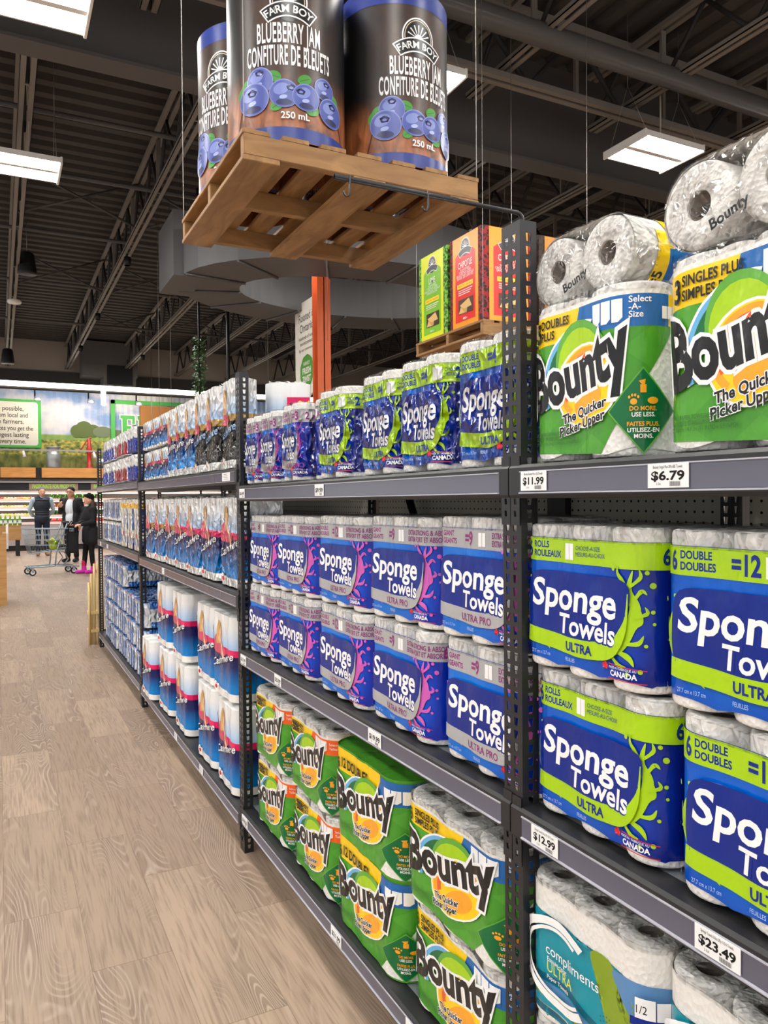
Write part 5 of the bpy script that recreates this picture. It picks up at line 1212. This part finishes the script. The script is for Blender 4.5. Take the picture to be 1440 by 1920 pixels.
LEV = [(1.68, .42), (1.44, .36), (1.20, .30), (.96, .24), (.76, .12)]
LIPM = mat('case_lip', (238, 214, 204), .4, .4, emit=0.0)
for z, y in LEV: obj('shelf', bx(-4, 6, y, .92, z, z+.025), CS, t); obj('shelf_lip', bx(-4, 6, y-.012, y, z-.005, z+.075), LIPM, t)
for z, y in LEV[:-1]: obj('shelf_lamp', bx(-4, 6, y+.05, y+.10, z-.018, z-.004), mat('lit_case_tube', (255, 236, 224), .5, emit=8), t)
obj('shelf_lamp', bx(-4, 6, .10, .16, 1.745, 1.757), MATS['lit_case_tube'], t)
obj('base', bx(-4, 6, .02, .9, .16, .74), mat('case_base', (172, 160, 158), .5), t); obj('kick', bx(-4, 6, .06, .9, 0, .16), CD, t)
def clone(o, **k):
    c = o.copy(); COL.objects.link(c)
    for a_, b_ in k.items(): setattr(c, a_, b_)
    return c
def fruit_mesh(kind):
    bm = bmesh.new()
    if kind == 'tray': box(bm, -.075, .075, -.07, .07, 0, .03, 0, .008); [ellipsoid(bm, (x, y, .045), (.035, .032, .032), 10, 6, 1) for x in (-.036, .036) for y in (-.03, .03)]
    elif kind == 'leafy':
        r = random.Random(3); ellipsoid(bm, (0, 0, .07), (.06, .06, .07), 10, 7, 0)
        for i in range(26):
            an = r.random()*6.28; tl = r.uniform(.05, .09); z = r.uniform(.06, .12); c = Vector((math.cos(an)*.03, math.sin(an)*.03, z)); d = Vector((math.cos(an)*tl, math.sin(an)*tl, r.uniform(.02, .08))); s = d.cross(Vector((0, 0, 1))).normalized()*.03
            bm.faces.new([bm.verts.new(p) for p in (c, c+d*.6+s, c+d, c+d*.6-s)])
    elif kind == 'pepper':
        for k in range(3): an = 2.1*k; ellipsoid(bm, (.018*math.cos(an), .018*math.sin(an), .055), (.034, .034, .052), 10, 8, 0)
        tube(bm, [(0, 0, .10), (.005, 0, .125)], .006, 6, 1)
    else: ellipsoid(bm, (0, 0, .055), (.058, .058, .053), 14, 9, 0); tube(bm, [(0, 0, .10), (.004, 0, .122)], .004, 5, 1)
    me = bpy.data.meshes.new(kind); bm.to_mesh(me); bm.free(); return me
MF = {}
def produce(kind, name, cat, rgb1, rgb2, x, y, z, label, group):
    key = (kind, rgb1)
    if key not in MF:
        me = fruit_mesh(kind); me.materials.append(mat('%s_%d_%d' % ((kind,)+rgb1[:2]), rgb1, .5, .4)); me.materials.append(mat('%s_b_%d_%d' % ((kind,)+rgb2[:2]), rgb2, .5, .4))
        MF[key] = me
    o = bpy.data.objects.new(name, MF[key]); COL.objects.link(o); o.location = (x, 24.4+y, z+.0265); o.rotation_euler = (0, 0, RNG.uniform(-.4, .4)); o.scale = [1.0 if kind == 'leafy' else 1.3]*3
    return tag(o, label, cat, group)
ROWN = ['top', 'second', 'third', 'fourth', 'lowest']
TRAYC = [((240, 226, 220), (222, 70, 62)), ((244, 236, 226), (232, 150, 110)), ((238, 230, 214), (246, 214, 150)), ((236, 236, 226), (196, 208, 90)), ((240, 226, 222), (240, 224, 190))]
for r, (z, y) in enumerate(LEV):
    for i in range(8):
        x = -.98+i*.172
        if r < 4: produce('tray', 'cut_fruit_tray', 'fruit tray', *TRAYC[(i*2+r*3) % (5 if r < 2 else 3)+(0 if r < 2 else 2)], x, y+.10, z, 'tray of cut fruit on the %s cooler shelf, left of the man in the vest' % ROWN[r], 'cut fruit trays, %s shelf' % ROWN[r])
    for i in range(9):
        x = .60+i*.165
        if r == 0:
            c, k, nm = ((214, 30, 44), 'apple', 'red apple') if i < 3 else ((214, 212, 40), 'apple', 'yellow green apple')
            produce(k, 'apple', 'apple', c, (90, 70, 40), x, y+.10, z, '%s on the top cooler shelf between the two men' % nm, nm+'s, top shelf')
            produce('leafy', 'leafy_greens', 'greens', (112, 158, 54), (70, 110, 40), x+.05, y+.27, z, 'bunch of leafy greens at the back of the top cooler shelf', 'leafy greens, top shelf')
        elif r == 1: produce('leafy', 'leafy_greens', 'greens', (92, 146, 56), (60, 100, 40), x, y+.11, z, 'bunch of dark leafy greens on the second cooler shelf', 'leafy greens, second shelf')
        elif r == 2: produce('pepper', 'bell_pepper', 'pepper', (236, 110, 30) if i < 4 else (206, 40, 36), (70, 120, 40), x, y+.10, z, '%s bell pepper on the third cooler shelf' % ('orange' if i < 4 else 'red'), '%s bell peppers' % ('orange' if i < 4 else 'red'))
        elif r == 3: produce('leafy', 'herb_bunch', 'greens', (84, 138, 54), (50, 90, 40), x, y+.10, z, 'bunch of herbs on the fourth cooler shelf behind the cart', 'herb bunches')
        else: produce('apple', 'tomato', 'tomato', (196, 52, 40), (70, 110, 40), x, y+.09, z, 'tomato on the lowest cooler shelf behind the cart', 'tomatoes')
# things on the canopy
GALV = mat('galvanised', (176, 178, 178), .38, .5, .6)
bm = bmesh.new(); lathe(bm, [(.001, 0), (.19, 0), (.20, .03), (.20, .40), (.19, .44), (.17, .47), (.17, .58), (.21, .62), (.21, .64), (.001, .64)], 24, o=(.62, 24.75, 2.421)); simple('milk_can', bm, GALV, 'galvanised milk can standing on the cooler canopy', 'milk can')
PMP = mat('pump_red', (178, 34, 34), .4, .5); t = empty('water_pump', (1.62, 24.72, 2.421), 0, 'red cast iron hand pump standing on the cooler canopy', 'pump')
bm = bmesh.new(); lathe(bm, [(.001, 0), (.14, 0), (.13, .03), (.07, .06), (.06, .42), (.08, .46), (.08, .62), (.055, .68), (.05, .86), (.001, .95)], 16); obj('pump_body', bm, PMP, t)
bm = bmesh.new(); tube(bm, [(.05, 0, .52), (.16, 0, .53), (.24, 0, .46)], .03, 8); obj('spout', bm, PMP, t); bm = bmesh.new(); tube(bm, [(.06, 0, .92), (-.06, 0, .86), (-.20, 0, .62), (-.30, 0, .48)], .018, 8); obj('handle', bm, PMP, t)
bm = bmesh.new(); lathe(bm, [(.001, 0), (.13, 0), (.17, .30), (.16, .30), (.001, .28)], 20, o=(1.96, 24.75, 2.421)); simple('metal_bucket', bm, GALV, 'metal bucket on the canopy, right of the red pump', 'bucket')
t = empty('canopy_rail_light', (0, 24.25, 2.90), 0, 'thin grey rail with small white lamps in front of the mural', 'rail'); obj('rail', bx(-5, 7, -.02, .02, 0, .045), CS, t)
for x in (-.2, 1.7): bm = bmesh.new(); tube(bm, [(x, 0, 0), (x, -.02, -.05), (x+.03, -.06, -.19)], [.02, .035, .05], 10); obj('lamp_head', bm, WHITEM, t)
bm = bmesh.new()
for x in (-3.5, 3.4): tube(bm, [(x, 0, .045), (x, 0, 3.4)], .006, 5)
obj('rail_wire', bm, WIRE, t)
UNIT = mat('air_unit', (96, 92, 90), .6, .3); t = empty('air_unit', (2.35, 25.0, 4.98), 0, 'grey box air handling unit high on the back wall', 'air unit'); obj('cabinet', bx(-.9, .7, -.4, .45, .25, 1.3), UNIT, t); obj('grille', bx(-.2, .55, -.42, -.4, .0, .6), CHB, t); obj('lower_box', bx(-.3, .65, -.4, .45, .0, .25), UNIT, t)
# produce stand, wooden bins, bamboo screen
OAK = wood('stand_oak', (168, 124, 74), (190, 146, 92), 2, (1, 7, 7)); t = empty('produce_stand', (-.62, 22.4, 0), 0, 'wooden produce stand on black legs holding green bottles', 'stand'); obj('crate', bx(-.5, .28, -.1, .5, .42, .81, bev=.005), OAK, t)
for x, y in ((.20, -.06), (.20, .44), (-.46, -.06), (-.46, .44)): obj('leg', bx(x-.05, x+.05, y-.03, y+.03, 0, .42), CD, t)
bm = bmesh.new(); lathe(bm, [(.001, 0), (.042, 0), (.045, .02), (.045, .16), (.02, .21), (.02, .24), (.001, .245)], 14); bot = obj('bottle', bm, mat('green_bottle', (104, 150, 44), .25, .5))
capm = bmesh.new(); lathe(capm, [(.022, .235), (.022, .265), (.001, .268)], 12); capo = obj('cap', capm, mat('bottle_cap', (150, 196, 60), .4), bot)
lab = bmesh.new(); lathe(lab, [(.0458, .05), (.0458, .13)], 14, a0=PI*1.2, a1=PI*1.8); labo = obj('label', lab, mat('bottle_label', (226, 236, 236), .5), bot)
for i in range(7):
    o = bot if i == 0 else dup(bot)
    o.location = (-1.04+.112*i, 22.36+.03*(i % 2), .811); tag(o, 'green bottle with a pale label standing on the wooden produce stand', 'bottle', 'green bottles on the stand')
t = empty('display_bin', (-1.35, 11.7, 0), 0, 'dark wooden display bin at the left edge of the aisle', 'bin'); obj('bin_side', bx(.53, .575, 0, .6, 0, .99), OAK, t); obj('bin_front', bx(-.6, .53, 0, .04, 0, .95), OAK, t); obj('bin_side', bx(-.6, -.56, .04, .6, 0, .99), OAK, t); obj('bin_floor', bx(-.56, .53, .04, .6, .55, .6), OAK, t)
simple('sign_card', bx(-.775, -.745, 12.0, 12.2, .76, 1.10), mat('card_white', (240, 240, 240), .5), 'white card sign hooked on the wooden bin at the left edge', 'card')
BAM = wood('bamboo', (204, 172, 112), (226, 200, 146), 3, (6, 6, 1)); t = empty('bamboo_screen', (-.03, 8.05, 0), 0, 'pale bamboo slat screen at the far end of the shelving', 'screen')
for k, (x, h) in enumerate(((-.045, .62), (-.02, .70), (.01, .80), (.045, .80), (.08, .78))): bm = bmesh.new(); tube(bm, [(x, .02*k, 0), (x, .02*k, h)], .013, 7); obj('slat', bm, BAM, t)
bm = bmesh.new(); obj('cross_slat', bx(-.06, .10, .0, .10, .30, .33), BAM, t); obj('cross_slat', bx(-.06, .10, .0, .10, .12, .15), BAM, t)

# ------------------------------------------------------------------ people and cart
def capsule(bm, p0, p1, r0, r1=None):
    r1 = r0 if r1 is None else r1; p0, p1 = Vector(p0), Vector(p1); tube(bm, [p0, p0.lerp(p1, .5), p1], [r0, (r0+r1)/2, r1], 10)
    ellipsoid(bm, p0, (r0,)*3, 10, 8); ellipsoid(bm, p1, (r1,)*3, 10, 8)
def skin_over(name, bm, m, parent, vox=.009, it=5):
    o = obj(name, bm, m, parent, True); md = o.modifiers.new('one_surface', 'REMESH'); md.mode = 'VOXEL'; md.voxel_size = vox; md.use_smooth_shade = True
    s = o.modifiers.new('soft', 'SMOOTH'); s.factor = .5; s.iterations = it; return o
def hand(bm, w, d, side, curl=.5):
    """palm and five fingers; w wrist, d direction of the fingers, side = thumb direction"""
    w, d, s = Vector(w), Vector(d).normalized(), Vector(side).normalized(); n = d.cross(s)
    for k in (-1, 0, 1): capsule(bm, w+s*.012*k, w+d*.085+s*.026*k, .014, .014)
    for k, L in enumerate((.072, .082, .076, .058)):
        b = w+d*.088+s*(.030-.020*k); m = b+d*L*.5+n*L*.12*curl; e = m+(d*(1-curl)+n*curl).normalized()*L*.5; capsule(bm, b, m, .0088, .0082); capsule(bm, m, e, .0082, .007)
    b = w+d*.02+s*.03; m = b+(d*.6+s*.6).normalized()*.045; capsule(bm, b, m, .011, .010); capsule(bm, m, m+(d*.9+s*.2+n*curl*.3).normalized()*.03, .010, .008)
SKN = mat('skin', (214, 160, 132), .55, .3)
def person(loc, rz, H, label, J, hairc, cover, group=None):
    """J: joints in metres for a 1.7 m figure facing -Y. cover(bm-maker) adds clothes"""
    t = empty('person', loc, rz, label, 'person'); k = H/1.7; t.scale = (k, k, k); bm = bmesh.new()
    hd = Vector(J['head']); ellipsoid(bm, hd, (.080, .098, .118), 20, 14); ellipsoid(bm, hd+Vector((0, -.035, -.06)), (.052, .055, .055), 14, 10)
    capsule(bm, hd+Vector((0, -.088, .0)), hd+Vector((0, -.105, -.028)), .010, .014)
    for s in (-1, 1): ellipsoid(bm, hd+Vector((s*.076, .01, -.01)), (.012, .022, .032), 8, 8); ellipsoid(bm, hd+Vector((s*.03, -.08, .022)), (.02, .012, .008), 8, 6)
    ellipsoid(bm, hd+Vector((0, -.088, -.060)), (.024, .010, .008), 8, 6)
    nb = Vector(J['neck']); capsule(bm, nb, hd+Vector((0, .02, -.07)), .055, .05)
    ch, pv = Vector(J['chest']), Vector(J['pelvis'])
    ellipsoid(bm, ch, (.165, .105, .19), 16, 12); ellipsoid(bm, (ch+pv)/2, (.135, .095, .17), 16, 12); ellipsoid(bm, pv, (.155, .11, .13), 16, 12)
    for s in ('L', 'R'):
        sh, el, wr = (Vector(J[q+s]) for q in ('sh', 'el', 'wr')); hp, kn, an, to = (Vector(J[q+s]) for q in ('hip', 'kn', 'an', 'toe'))
        capsule(bm, sh, el, .05, .038); capsule(bm, el, wr, .038, .026); capsule(bm, hp, kn, .08, .052); capsule(bm, kn, an, .052, .036); capsule(bm, an-Vector((0, 0, .03)), to, .036, .028)
        hand(bm, wr, J['hd'+s][0], J['hd'+s][1], J['hd'+s][2])
    skin_over('body', bm, SKN, t, .0085, 4)
    bm = bmesh.new()
    for s in (-1, 1): ellipsoid(bm, hd+Vector((s*.03, -.083, .012)), (.013, .007, .008), 8, 6); ellipsoid(bm, hd+Vector((s*.032, -.084, .034)), (.018, .006, .004), 8, 6)
    mo = bmesh.new(); ellipsoid(mo, hd+Vector((0, -.099, -.058)), (.022, .006, .006), 10, 6); obj('mouth', mo, mat('lips', (168, 84, 80), .5), t)
    obj('eyes', bm, mat('eye_dark', (40, 30, 26), .3), t)
    cover(t, J, hd); return t
def torso(bm, J, g=0., hem=None, sh=True):
    ch, pv = Vector(J['chest']), Vector(J['pelvis']); ellipsoid(bm, ch, (.175+g, .12+g, .20+g), 18, 12); ellipsoid(bm, (ch+pv)/2, (.15+g, .11+g, .19), 18, 12); ellipsoid(bm, pv, (.165+g, .125+g, .14), 18, 12)
    for s in ('L', 'R') if sh else (): ellipsoid(bm, Vector(J['sh'+s])*.9+ch*.1, (.075+g, .07+g, .07+g), 12, 9)
    if hem: capsule(bm, pv+Vector((-.06, 0, 0)), pv+Vector((-.07, 0, -hem)), .125+g, .13+g); capsule(bm, pv+Vector((.06, 0, 0)), pv+Vector((.07, 0, -hem)), .125+g, .13+g)
def sleeves(bm, J, r=.06, f=1.0):
    for s in ('L', 'R'):
        sh, el, wr = (Vector(J[q+s]) for q in ('sh', 'el', 'wr')); capsule(bm, sh, el, r+.004, r*.85); capsule(bm, el, el.lerp(wr, .93*f), r*.85, r*.68)
def legs(bm, J, r=.09, e=.045):
    for s in ('L', 'R'): hp, kn, an = (Vector(J[q+s]) for q in ('hip', 'kn', 'an')); capsule(bm, hp, kn, r, r*.68); capsule(bm, kn, an+Vector((0, 0, .05)), r*.68, e)
    ellipsoid(bm, J['pelvis'], (.168, .122, .14), 16, 12)
def boots(t, J, m, name, top=.10, r=.047):
    for s in ('L', 'R'):
        an, to = Vector(J['an'+s]), Vector(J['toe'+s]); bm = bmesh.new(); capsule(bm, an+Vector((0, 0, top)), an-Vector((0, 0, .035)), r, r+.004); capsule(bm, an-Vector((0, 0, .042)), to-Vector((0, 0, .0)), .046, .042); ellipsoid(bm, an+Vector((0, .035, -.045)), (.042, .045, .042), 10, 8)
        o = skin_over(name, bm, m, t, .009, 3)
# woman in black by the cart, facing left
JW = dict(head=(0, -.02, 1.59), neck=(0, .0, 1.44), chest=(0, 0, 1.24), pelvis=(0, .01, .93), shL=(.17, 0, 1.39), elL=(.21, -.02, 1.12), wrL=(.16, -.26, 1.06), shR=(-.17, 0, 1.39), elR=(-.21, .03, 1.12), wrR=(-.17, -.24, 1.05),
          hipL=(.085, 0, .90), knL=(.085, -.01, .48), anL=(.085, .02, .09), toeL=(.10, -.13, .045), hipR=(-.085, 0, .90), knR=(-.09, -.06, .49), anR=(-.09, -.10, .09), toeR=(-.10, -.25, .045), hdL=((0, -1, -.1), (-1, 0, .3), .8), hdR=((0, -1, -.1), (1, 0, .3), .8))
COAT = mat('black_coat', (34, 34, 37), .75, .2, bump=(40, .3, .01)); LEGG = mat('black_leggings', (20, 20, 22), .7, .2); MAG = mat('magenta_boot', (208, 40, 170), .45, .4); SOCK = mat('pink_sock', (204, 44, 92), .7, .2)
def wear_w(t, J, hd):
    bm = bmesh.new(); torso(bm, J, .02, .20); sleeves(bm, J, .068); capsule(bm, (0, .02, 1.42), (0, .03, 1.50), .085, .075); skin_over('coat', bm, COAT, t, .011, 5)
    bm = bmesh.new(); legs(bm, J, .088, .048); skin_over('leggings', bm, LEGG, t, .011, 4)
    for s in ('L', 'R'): an = Vector(J['an'+s]); bm = bmesh.new(); capsule(bm, an+Vector((0, 0, .16)), an+Vector((0, 0, .06)), .052, .05); skin_over('sock', bm, SOCK, t, .009, 3)
    boots(t, J, MAG, 'boot', .06, .052)
    bm = bmesh.new(); ellipsoid(bm, hd+Vector((0, .02, .05)), (.092, .108, .095), 16, 12); ellipsoid(bm, hd+Vector((0, .03, .02)), (.094, .09, .05), 14, 10); o = skin_over('knit_hat', bm, mat('black_knit', (22, 26, 26), .9, .1), t, .009, 4)
    bm = bmesh.new(); ellipsoid(bm, hd+Vector((0, .07, -.03)), (.085, .05, .09), 14, 10); ellipsoid(bm, hd+Vector((0, .10, -.13)), (.11, .06, .11), 14, 10); ellipsoid(bm, hd+Vector((.07, .06, -.12)), (.05, .05, .09), 12, 8); skin_over('hair', bm, mat('brown_hair', (72, 52, 44), .6, .3), t, .010, 4)
    bm = bmesh.new(); ellipsoid(bm, hd+Vector((0, -.045, -.13)), (.055, .05, .03), 12, 8); skin_over('collar_fleece', bm, mat('cream_fleece', (206, 200, 190), .9, .1), t, .009, 4)
wm = person((.74, 16.05, 0), -PI/2+.35, 1.56, 'person in black coat, dark knit hat and bright pink boots pushing a cart', JW, None, wear_w)
# man in quilted vest facing the camera, hands behind
JM = dict(head=(0, -.02, 1.58), neck=(0, .0, 1.44), chest=(0, 0, 1.25), pelvis=(0, .01, .93), shL=(.20, 0, 1.40), elL=(.28, .08, 1.13), wrL=(.16, .20, .97), shR=(-.20, 0, 1.40), elR=(-.28, .08, 1.13), wrR=(-.16, .20, .97),
          hipL=(.09, 0, .90), knL=(.095, -.01, .48), anL=(.10, .02, .09), toeL=(.12, -.13, .045), hipR=(-.09, 0, .90), knR=(-.095, -.01, .48), anR=(-.10, .02, .09), toeR=(-.13, -.13, .045), hdL=((-1, .2, -.3), (0, .3, 1), .4), hdR=((1, .2, -.3), (0, .3, 1), .4))
VEST = mat('navy_quilted_vest', (30, 36, 48), .5, .4); SHIRT = mat('pale_blue_shirt', (178, 198, 212), .8, .2); JEAN = mat('dark_jeans', (34, 40, 58), .8, .2)
def wear_m(t, J, hd):
    bm = bmesh.new(); torso(bm, J, -.004); sleeves(bm, J, .060); capsule(bm, (0, 0, 1.42), (0, 0, 1.49), .07, .062); skin_over('shirt', bm, SHIRT, t, .011, 4)
    bm = bmesh.new(); torso(bm, J, .022, None, False); [capsule(bm, Vector(J['sh'+s])*.35+Vector((0, 0, .93)), Vector(J['sh'+s])*.86+Vector((0, 0, .19)), .07, .062) for s in ('L', 'R')]
    for i in range(9): z = .92+i*.058; ellipsoid(bm, (0, 0, z), (.178+.012*(i > 4), .137, .036), 18, 8)
    capsule(bm, (-.05, .02, 1.44), (.05, .02, 1.44), .06); skin_over('vest', bm, VEST, t, .011, 2)
    bm = bmesh.new(); legs(bm, J, .095, .058); skin_over('jeans', bm, JEAN, t, .012, 4); boots(t, J, mat('tan_shoe', (150, 116, 86), .6), 'shoe', .02)
    bm = bmesh.new(); ellipsoid(bm, hd+Vector((0, .018, .050)), (.086, .096, .088), 16, 12); skin_over('hair', bm, mat('grey_hair', (120, 110, 104), .7, .2), t, .009, 3)
person((.16, 22.0, 0), .12, 1.80, 'person in dark quilted vest and pale blue sleeves, smiling, hands behind back', JM, None, wear_m)
# second man behind the woman: dark jacket open over a white shirt, one hand raised
JN = dict(JM); JN.update(elR=(-.27, .02, 1.14), wrR=(-.16, -.18, 1.24), hdR=((.3, -.5, .8), (1, 0, .2), .6), elL=(.27, .03, 1.12), wrL=(.25, -.10, .88), hdL=((0, -.1, -1), (0, -1, 0), .3))
JACK = mat('black_jacket', (30, 30, 33), .7, .3)
def wear_n(t, J, hd):
    bm = bmesh.new(); ellipsoid(bm, (0, -.02, 1.22), (.12, .125, .22), 16, 12); ellipsoid(bm, (0, -.02, 1.0), (.12, .125, .18), 16, 12); skin_over('white_shirt', bm, mat('white_shirt', (222, 228, 234), .8, .2), t, .011, 4)
    bm = bmesh.new(); sleeves(bm, J, .066)
    for s in (-1, 1): ellipsoid(bm, (s*.12, .015, 1.25), (.085, .135, .22), 14, 10); ellipsoid(bm, (s*.12, .015, .98), (.085, .14, .22), 14, 10)
    ellipsoid(bm, (0, .06, 1.2), (.17, .09, .24), 14, 10); ellipsoid(bm, (0, .06, .98), (.16, .10, .2), 14, 10); skin_over('jacket', bm, JACK, t, .012, 4)
    bm = bmesh.new(); legs(bm, J, .095, .058); skin_over('trousers', bm, LEGG, t, .012, 4); boots(t, J, CHB, 'shoe', .02)
    bm = bmesh.new(); ellipsoid(bm, hd+Vector((0, .018, .052)), (.087, .097, .090), 16, 12); skin_over('hair', bm, mat('black_hair', (36, 32, 32), .6, .3), t, .009, 3)
    bm = bmesh.new()
    for s in (-1, 1):
        c = hd+Vector((s*.034, -.098, .012)); tube(bm, [c+Vector((.024*math.cos(q), 0, .018*math.sin(q))) for q in [2*PI*k/12 for k in range(13)]], .003, 5)
        tube(bm, [c+Vector((s*.024, 0, 0)), hd+Vector((s*.08, .0, .012))], .003, 5)
    tube(bm, [hd+Vector((-.01, -.1, .015)), hd+Vector((.01, -.1, .015))], .003, 5); obj('glasses', bm, CHB, t)
person((.66, 19.3, 0), -.55, 1.76, 'person with glasses, dark jacket over white shirt, behind the woman in black', JN, None, wear_n)
# cart
CG = mat('cart_grey', (150, 164, 168), .4, .5, .3); t = empty('shopping_cart', (.02, 16.35, 0), .18, 'grey wire shopping cart pushed by the person in black', 'cart')
bm = bmesh.new(); L, R_ = -.46, .42
def rect_at(z, f):      # basket ring at height fraction
    return [(L+.10*(1-f), -.19-.05*f, z), (R_-.06*(1-f), -.19-.05*f, z+.0), (R_-.06*(1-f), .19+.05*f, z), (L+.10*(1-f), .19+.05*f, z)]
levels = [(.46, 0), (.56, .3), (.66, .55), (.76, .8), (.88, 1)]
rings = []
for z, f in levels:
    q = rect_at(z, f); q = [(x, y, zz+(.10*(x-L)/(R_-L)-.05 if f == 0 else (.03*(R_-x)))) for x, y, zz in q]; rings.append(q); tube(bm, q+[q[0]], .006 if f not in (0, 1) else .010, 6)
for s in range(4):
    a_, b_ = rings[0], rings[-1]
    for k in range(14 if s in (0, 2) else 8):
        u = k/(14 if s in (0, 2) else 8); p = Vector(a_[s]).lerp(Vector(a_[(s+1) % 4]), u); q = Vector(b_[s]).lerp(Vector(b_[(s+1) % 4]), u); tube(bm, [p, q], .003, 4)
for k in range(1, 10): u = k/10; tube(bm, [Vector(rings[0][0]).lerp(Vector(rings[0][1]), u), Vector(rings[0][3]).lerp(Vector(rings[0][2]), u)], .003, 4)
obj('basket', bm, CG, t)
bm = bmesh.new()
for y in (-.21, .21):
    tube(bm, [(-.40, y, .16), (.10, y, .17), (.42, y, .15), (.50, y, .14)], .014, 8); tube(bm, [(.20, y, .17), (.30, y, .30), (.22, y, .44), (.08, y, .46)], .013, 8); tube(bm, [(.05, y, .17), (.08, y, .46), (.20, y, .78), (.30, y, 1.02)], .014, 8); tube(bm, [(-.40, y, .16), (-.40, y*.9, .18)], .014, 6)
tube(bm, [(-.40, -.21, .16), (-.40, .21, .16)], .014, 8); tube(bm, [(.05, -.21, .17), (.05, .21, .17)], .012, 8); obj('frame', bm, CG, t)
bm = bmesh.new(); tube(bm, [(.30, -.25, 1.02), (.30, .25, 1.02)], .018, 10); obj('handle', bm, CHB, t)
for x, y in ((-.36, -.21), (-.36, .21), (.40, -.21), (.40, .21)):
    bm = bmesh.new(); tube(bm, [(x, y-.014, .065), (x, y+.014, .065)], .065, 18); tube(bm, [(x, y-.016, .065), (x, y+.016, .065)], .04, 14, 1); w_ = obj('wheel', bm, [CHB, WHITEM], t)
    bm = bmesh.new(); box(bm, x-.02, x+.02, y-.022, y-.017, .06, .16); box(bm, x-.02, x+.02, y+.017, y+.022, .06, .16); box(bm, x-.02, x+.02, y-.022, y+.022, .14, .16); obj('caster', bm, CG, t)
o = produce('leafy', 'lettuce', 'lettuce', (186, 206, 60), (150, 180, 60), .05, 0, 0, 'pale green lettuce lying in the shopping cart basket', None); o.location = (.10, 16.36, .47); o.scale = (1.6, 1.5, 1.3)
bm = bmesh.new(); box(bm, -.10, .12, -.08, .08, 0, .42, bev=.03); sk = simple('tote_bag', bm, mat('black_tote', (30, 30, 32), .7, .2), 'black tote bag hanging from the cart handle', 'bag'); sk.location = (.40, 15.98, .42)
bm = bmesh.new()
for y in (-.05, .05): tube(bm, [(-.06, y, .40), (-.05, y, .55), (.0, y, .62), (.05, y, .55), (.06, y, .40)], .009, 6)
obj('strap', bm, MATS['black_tote'], sk)
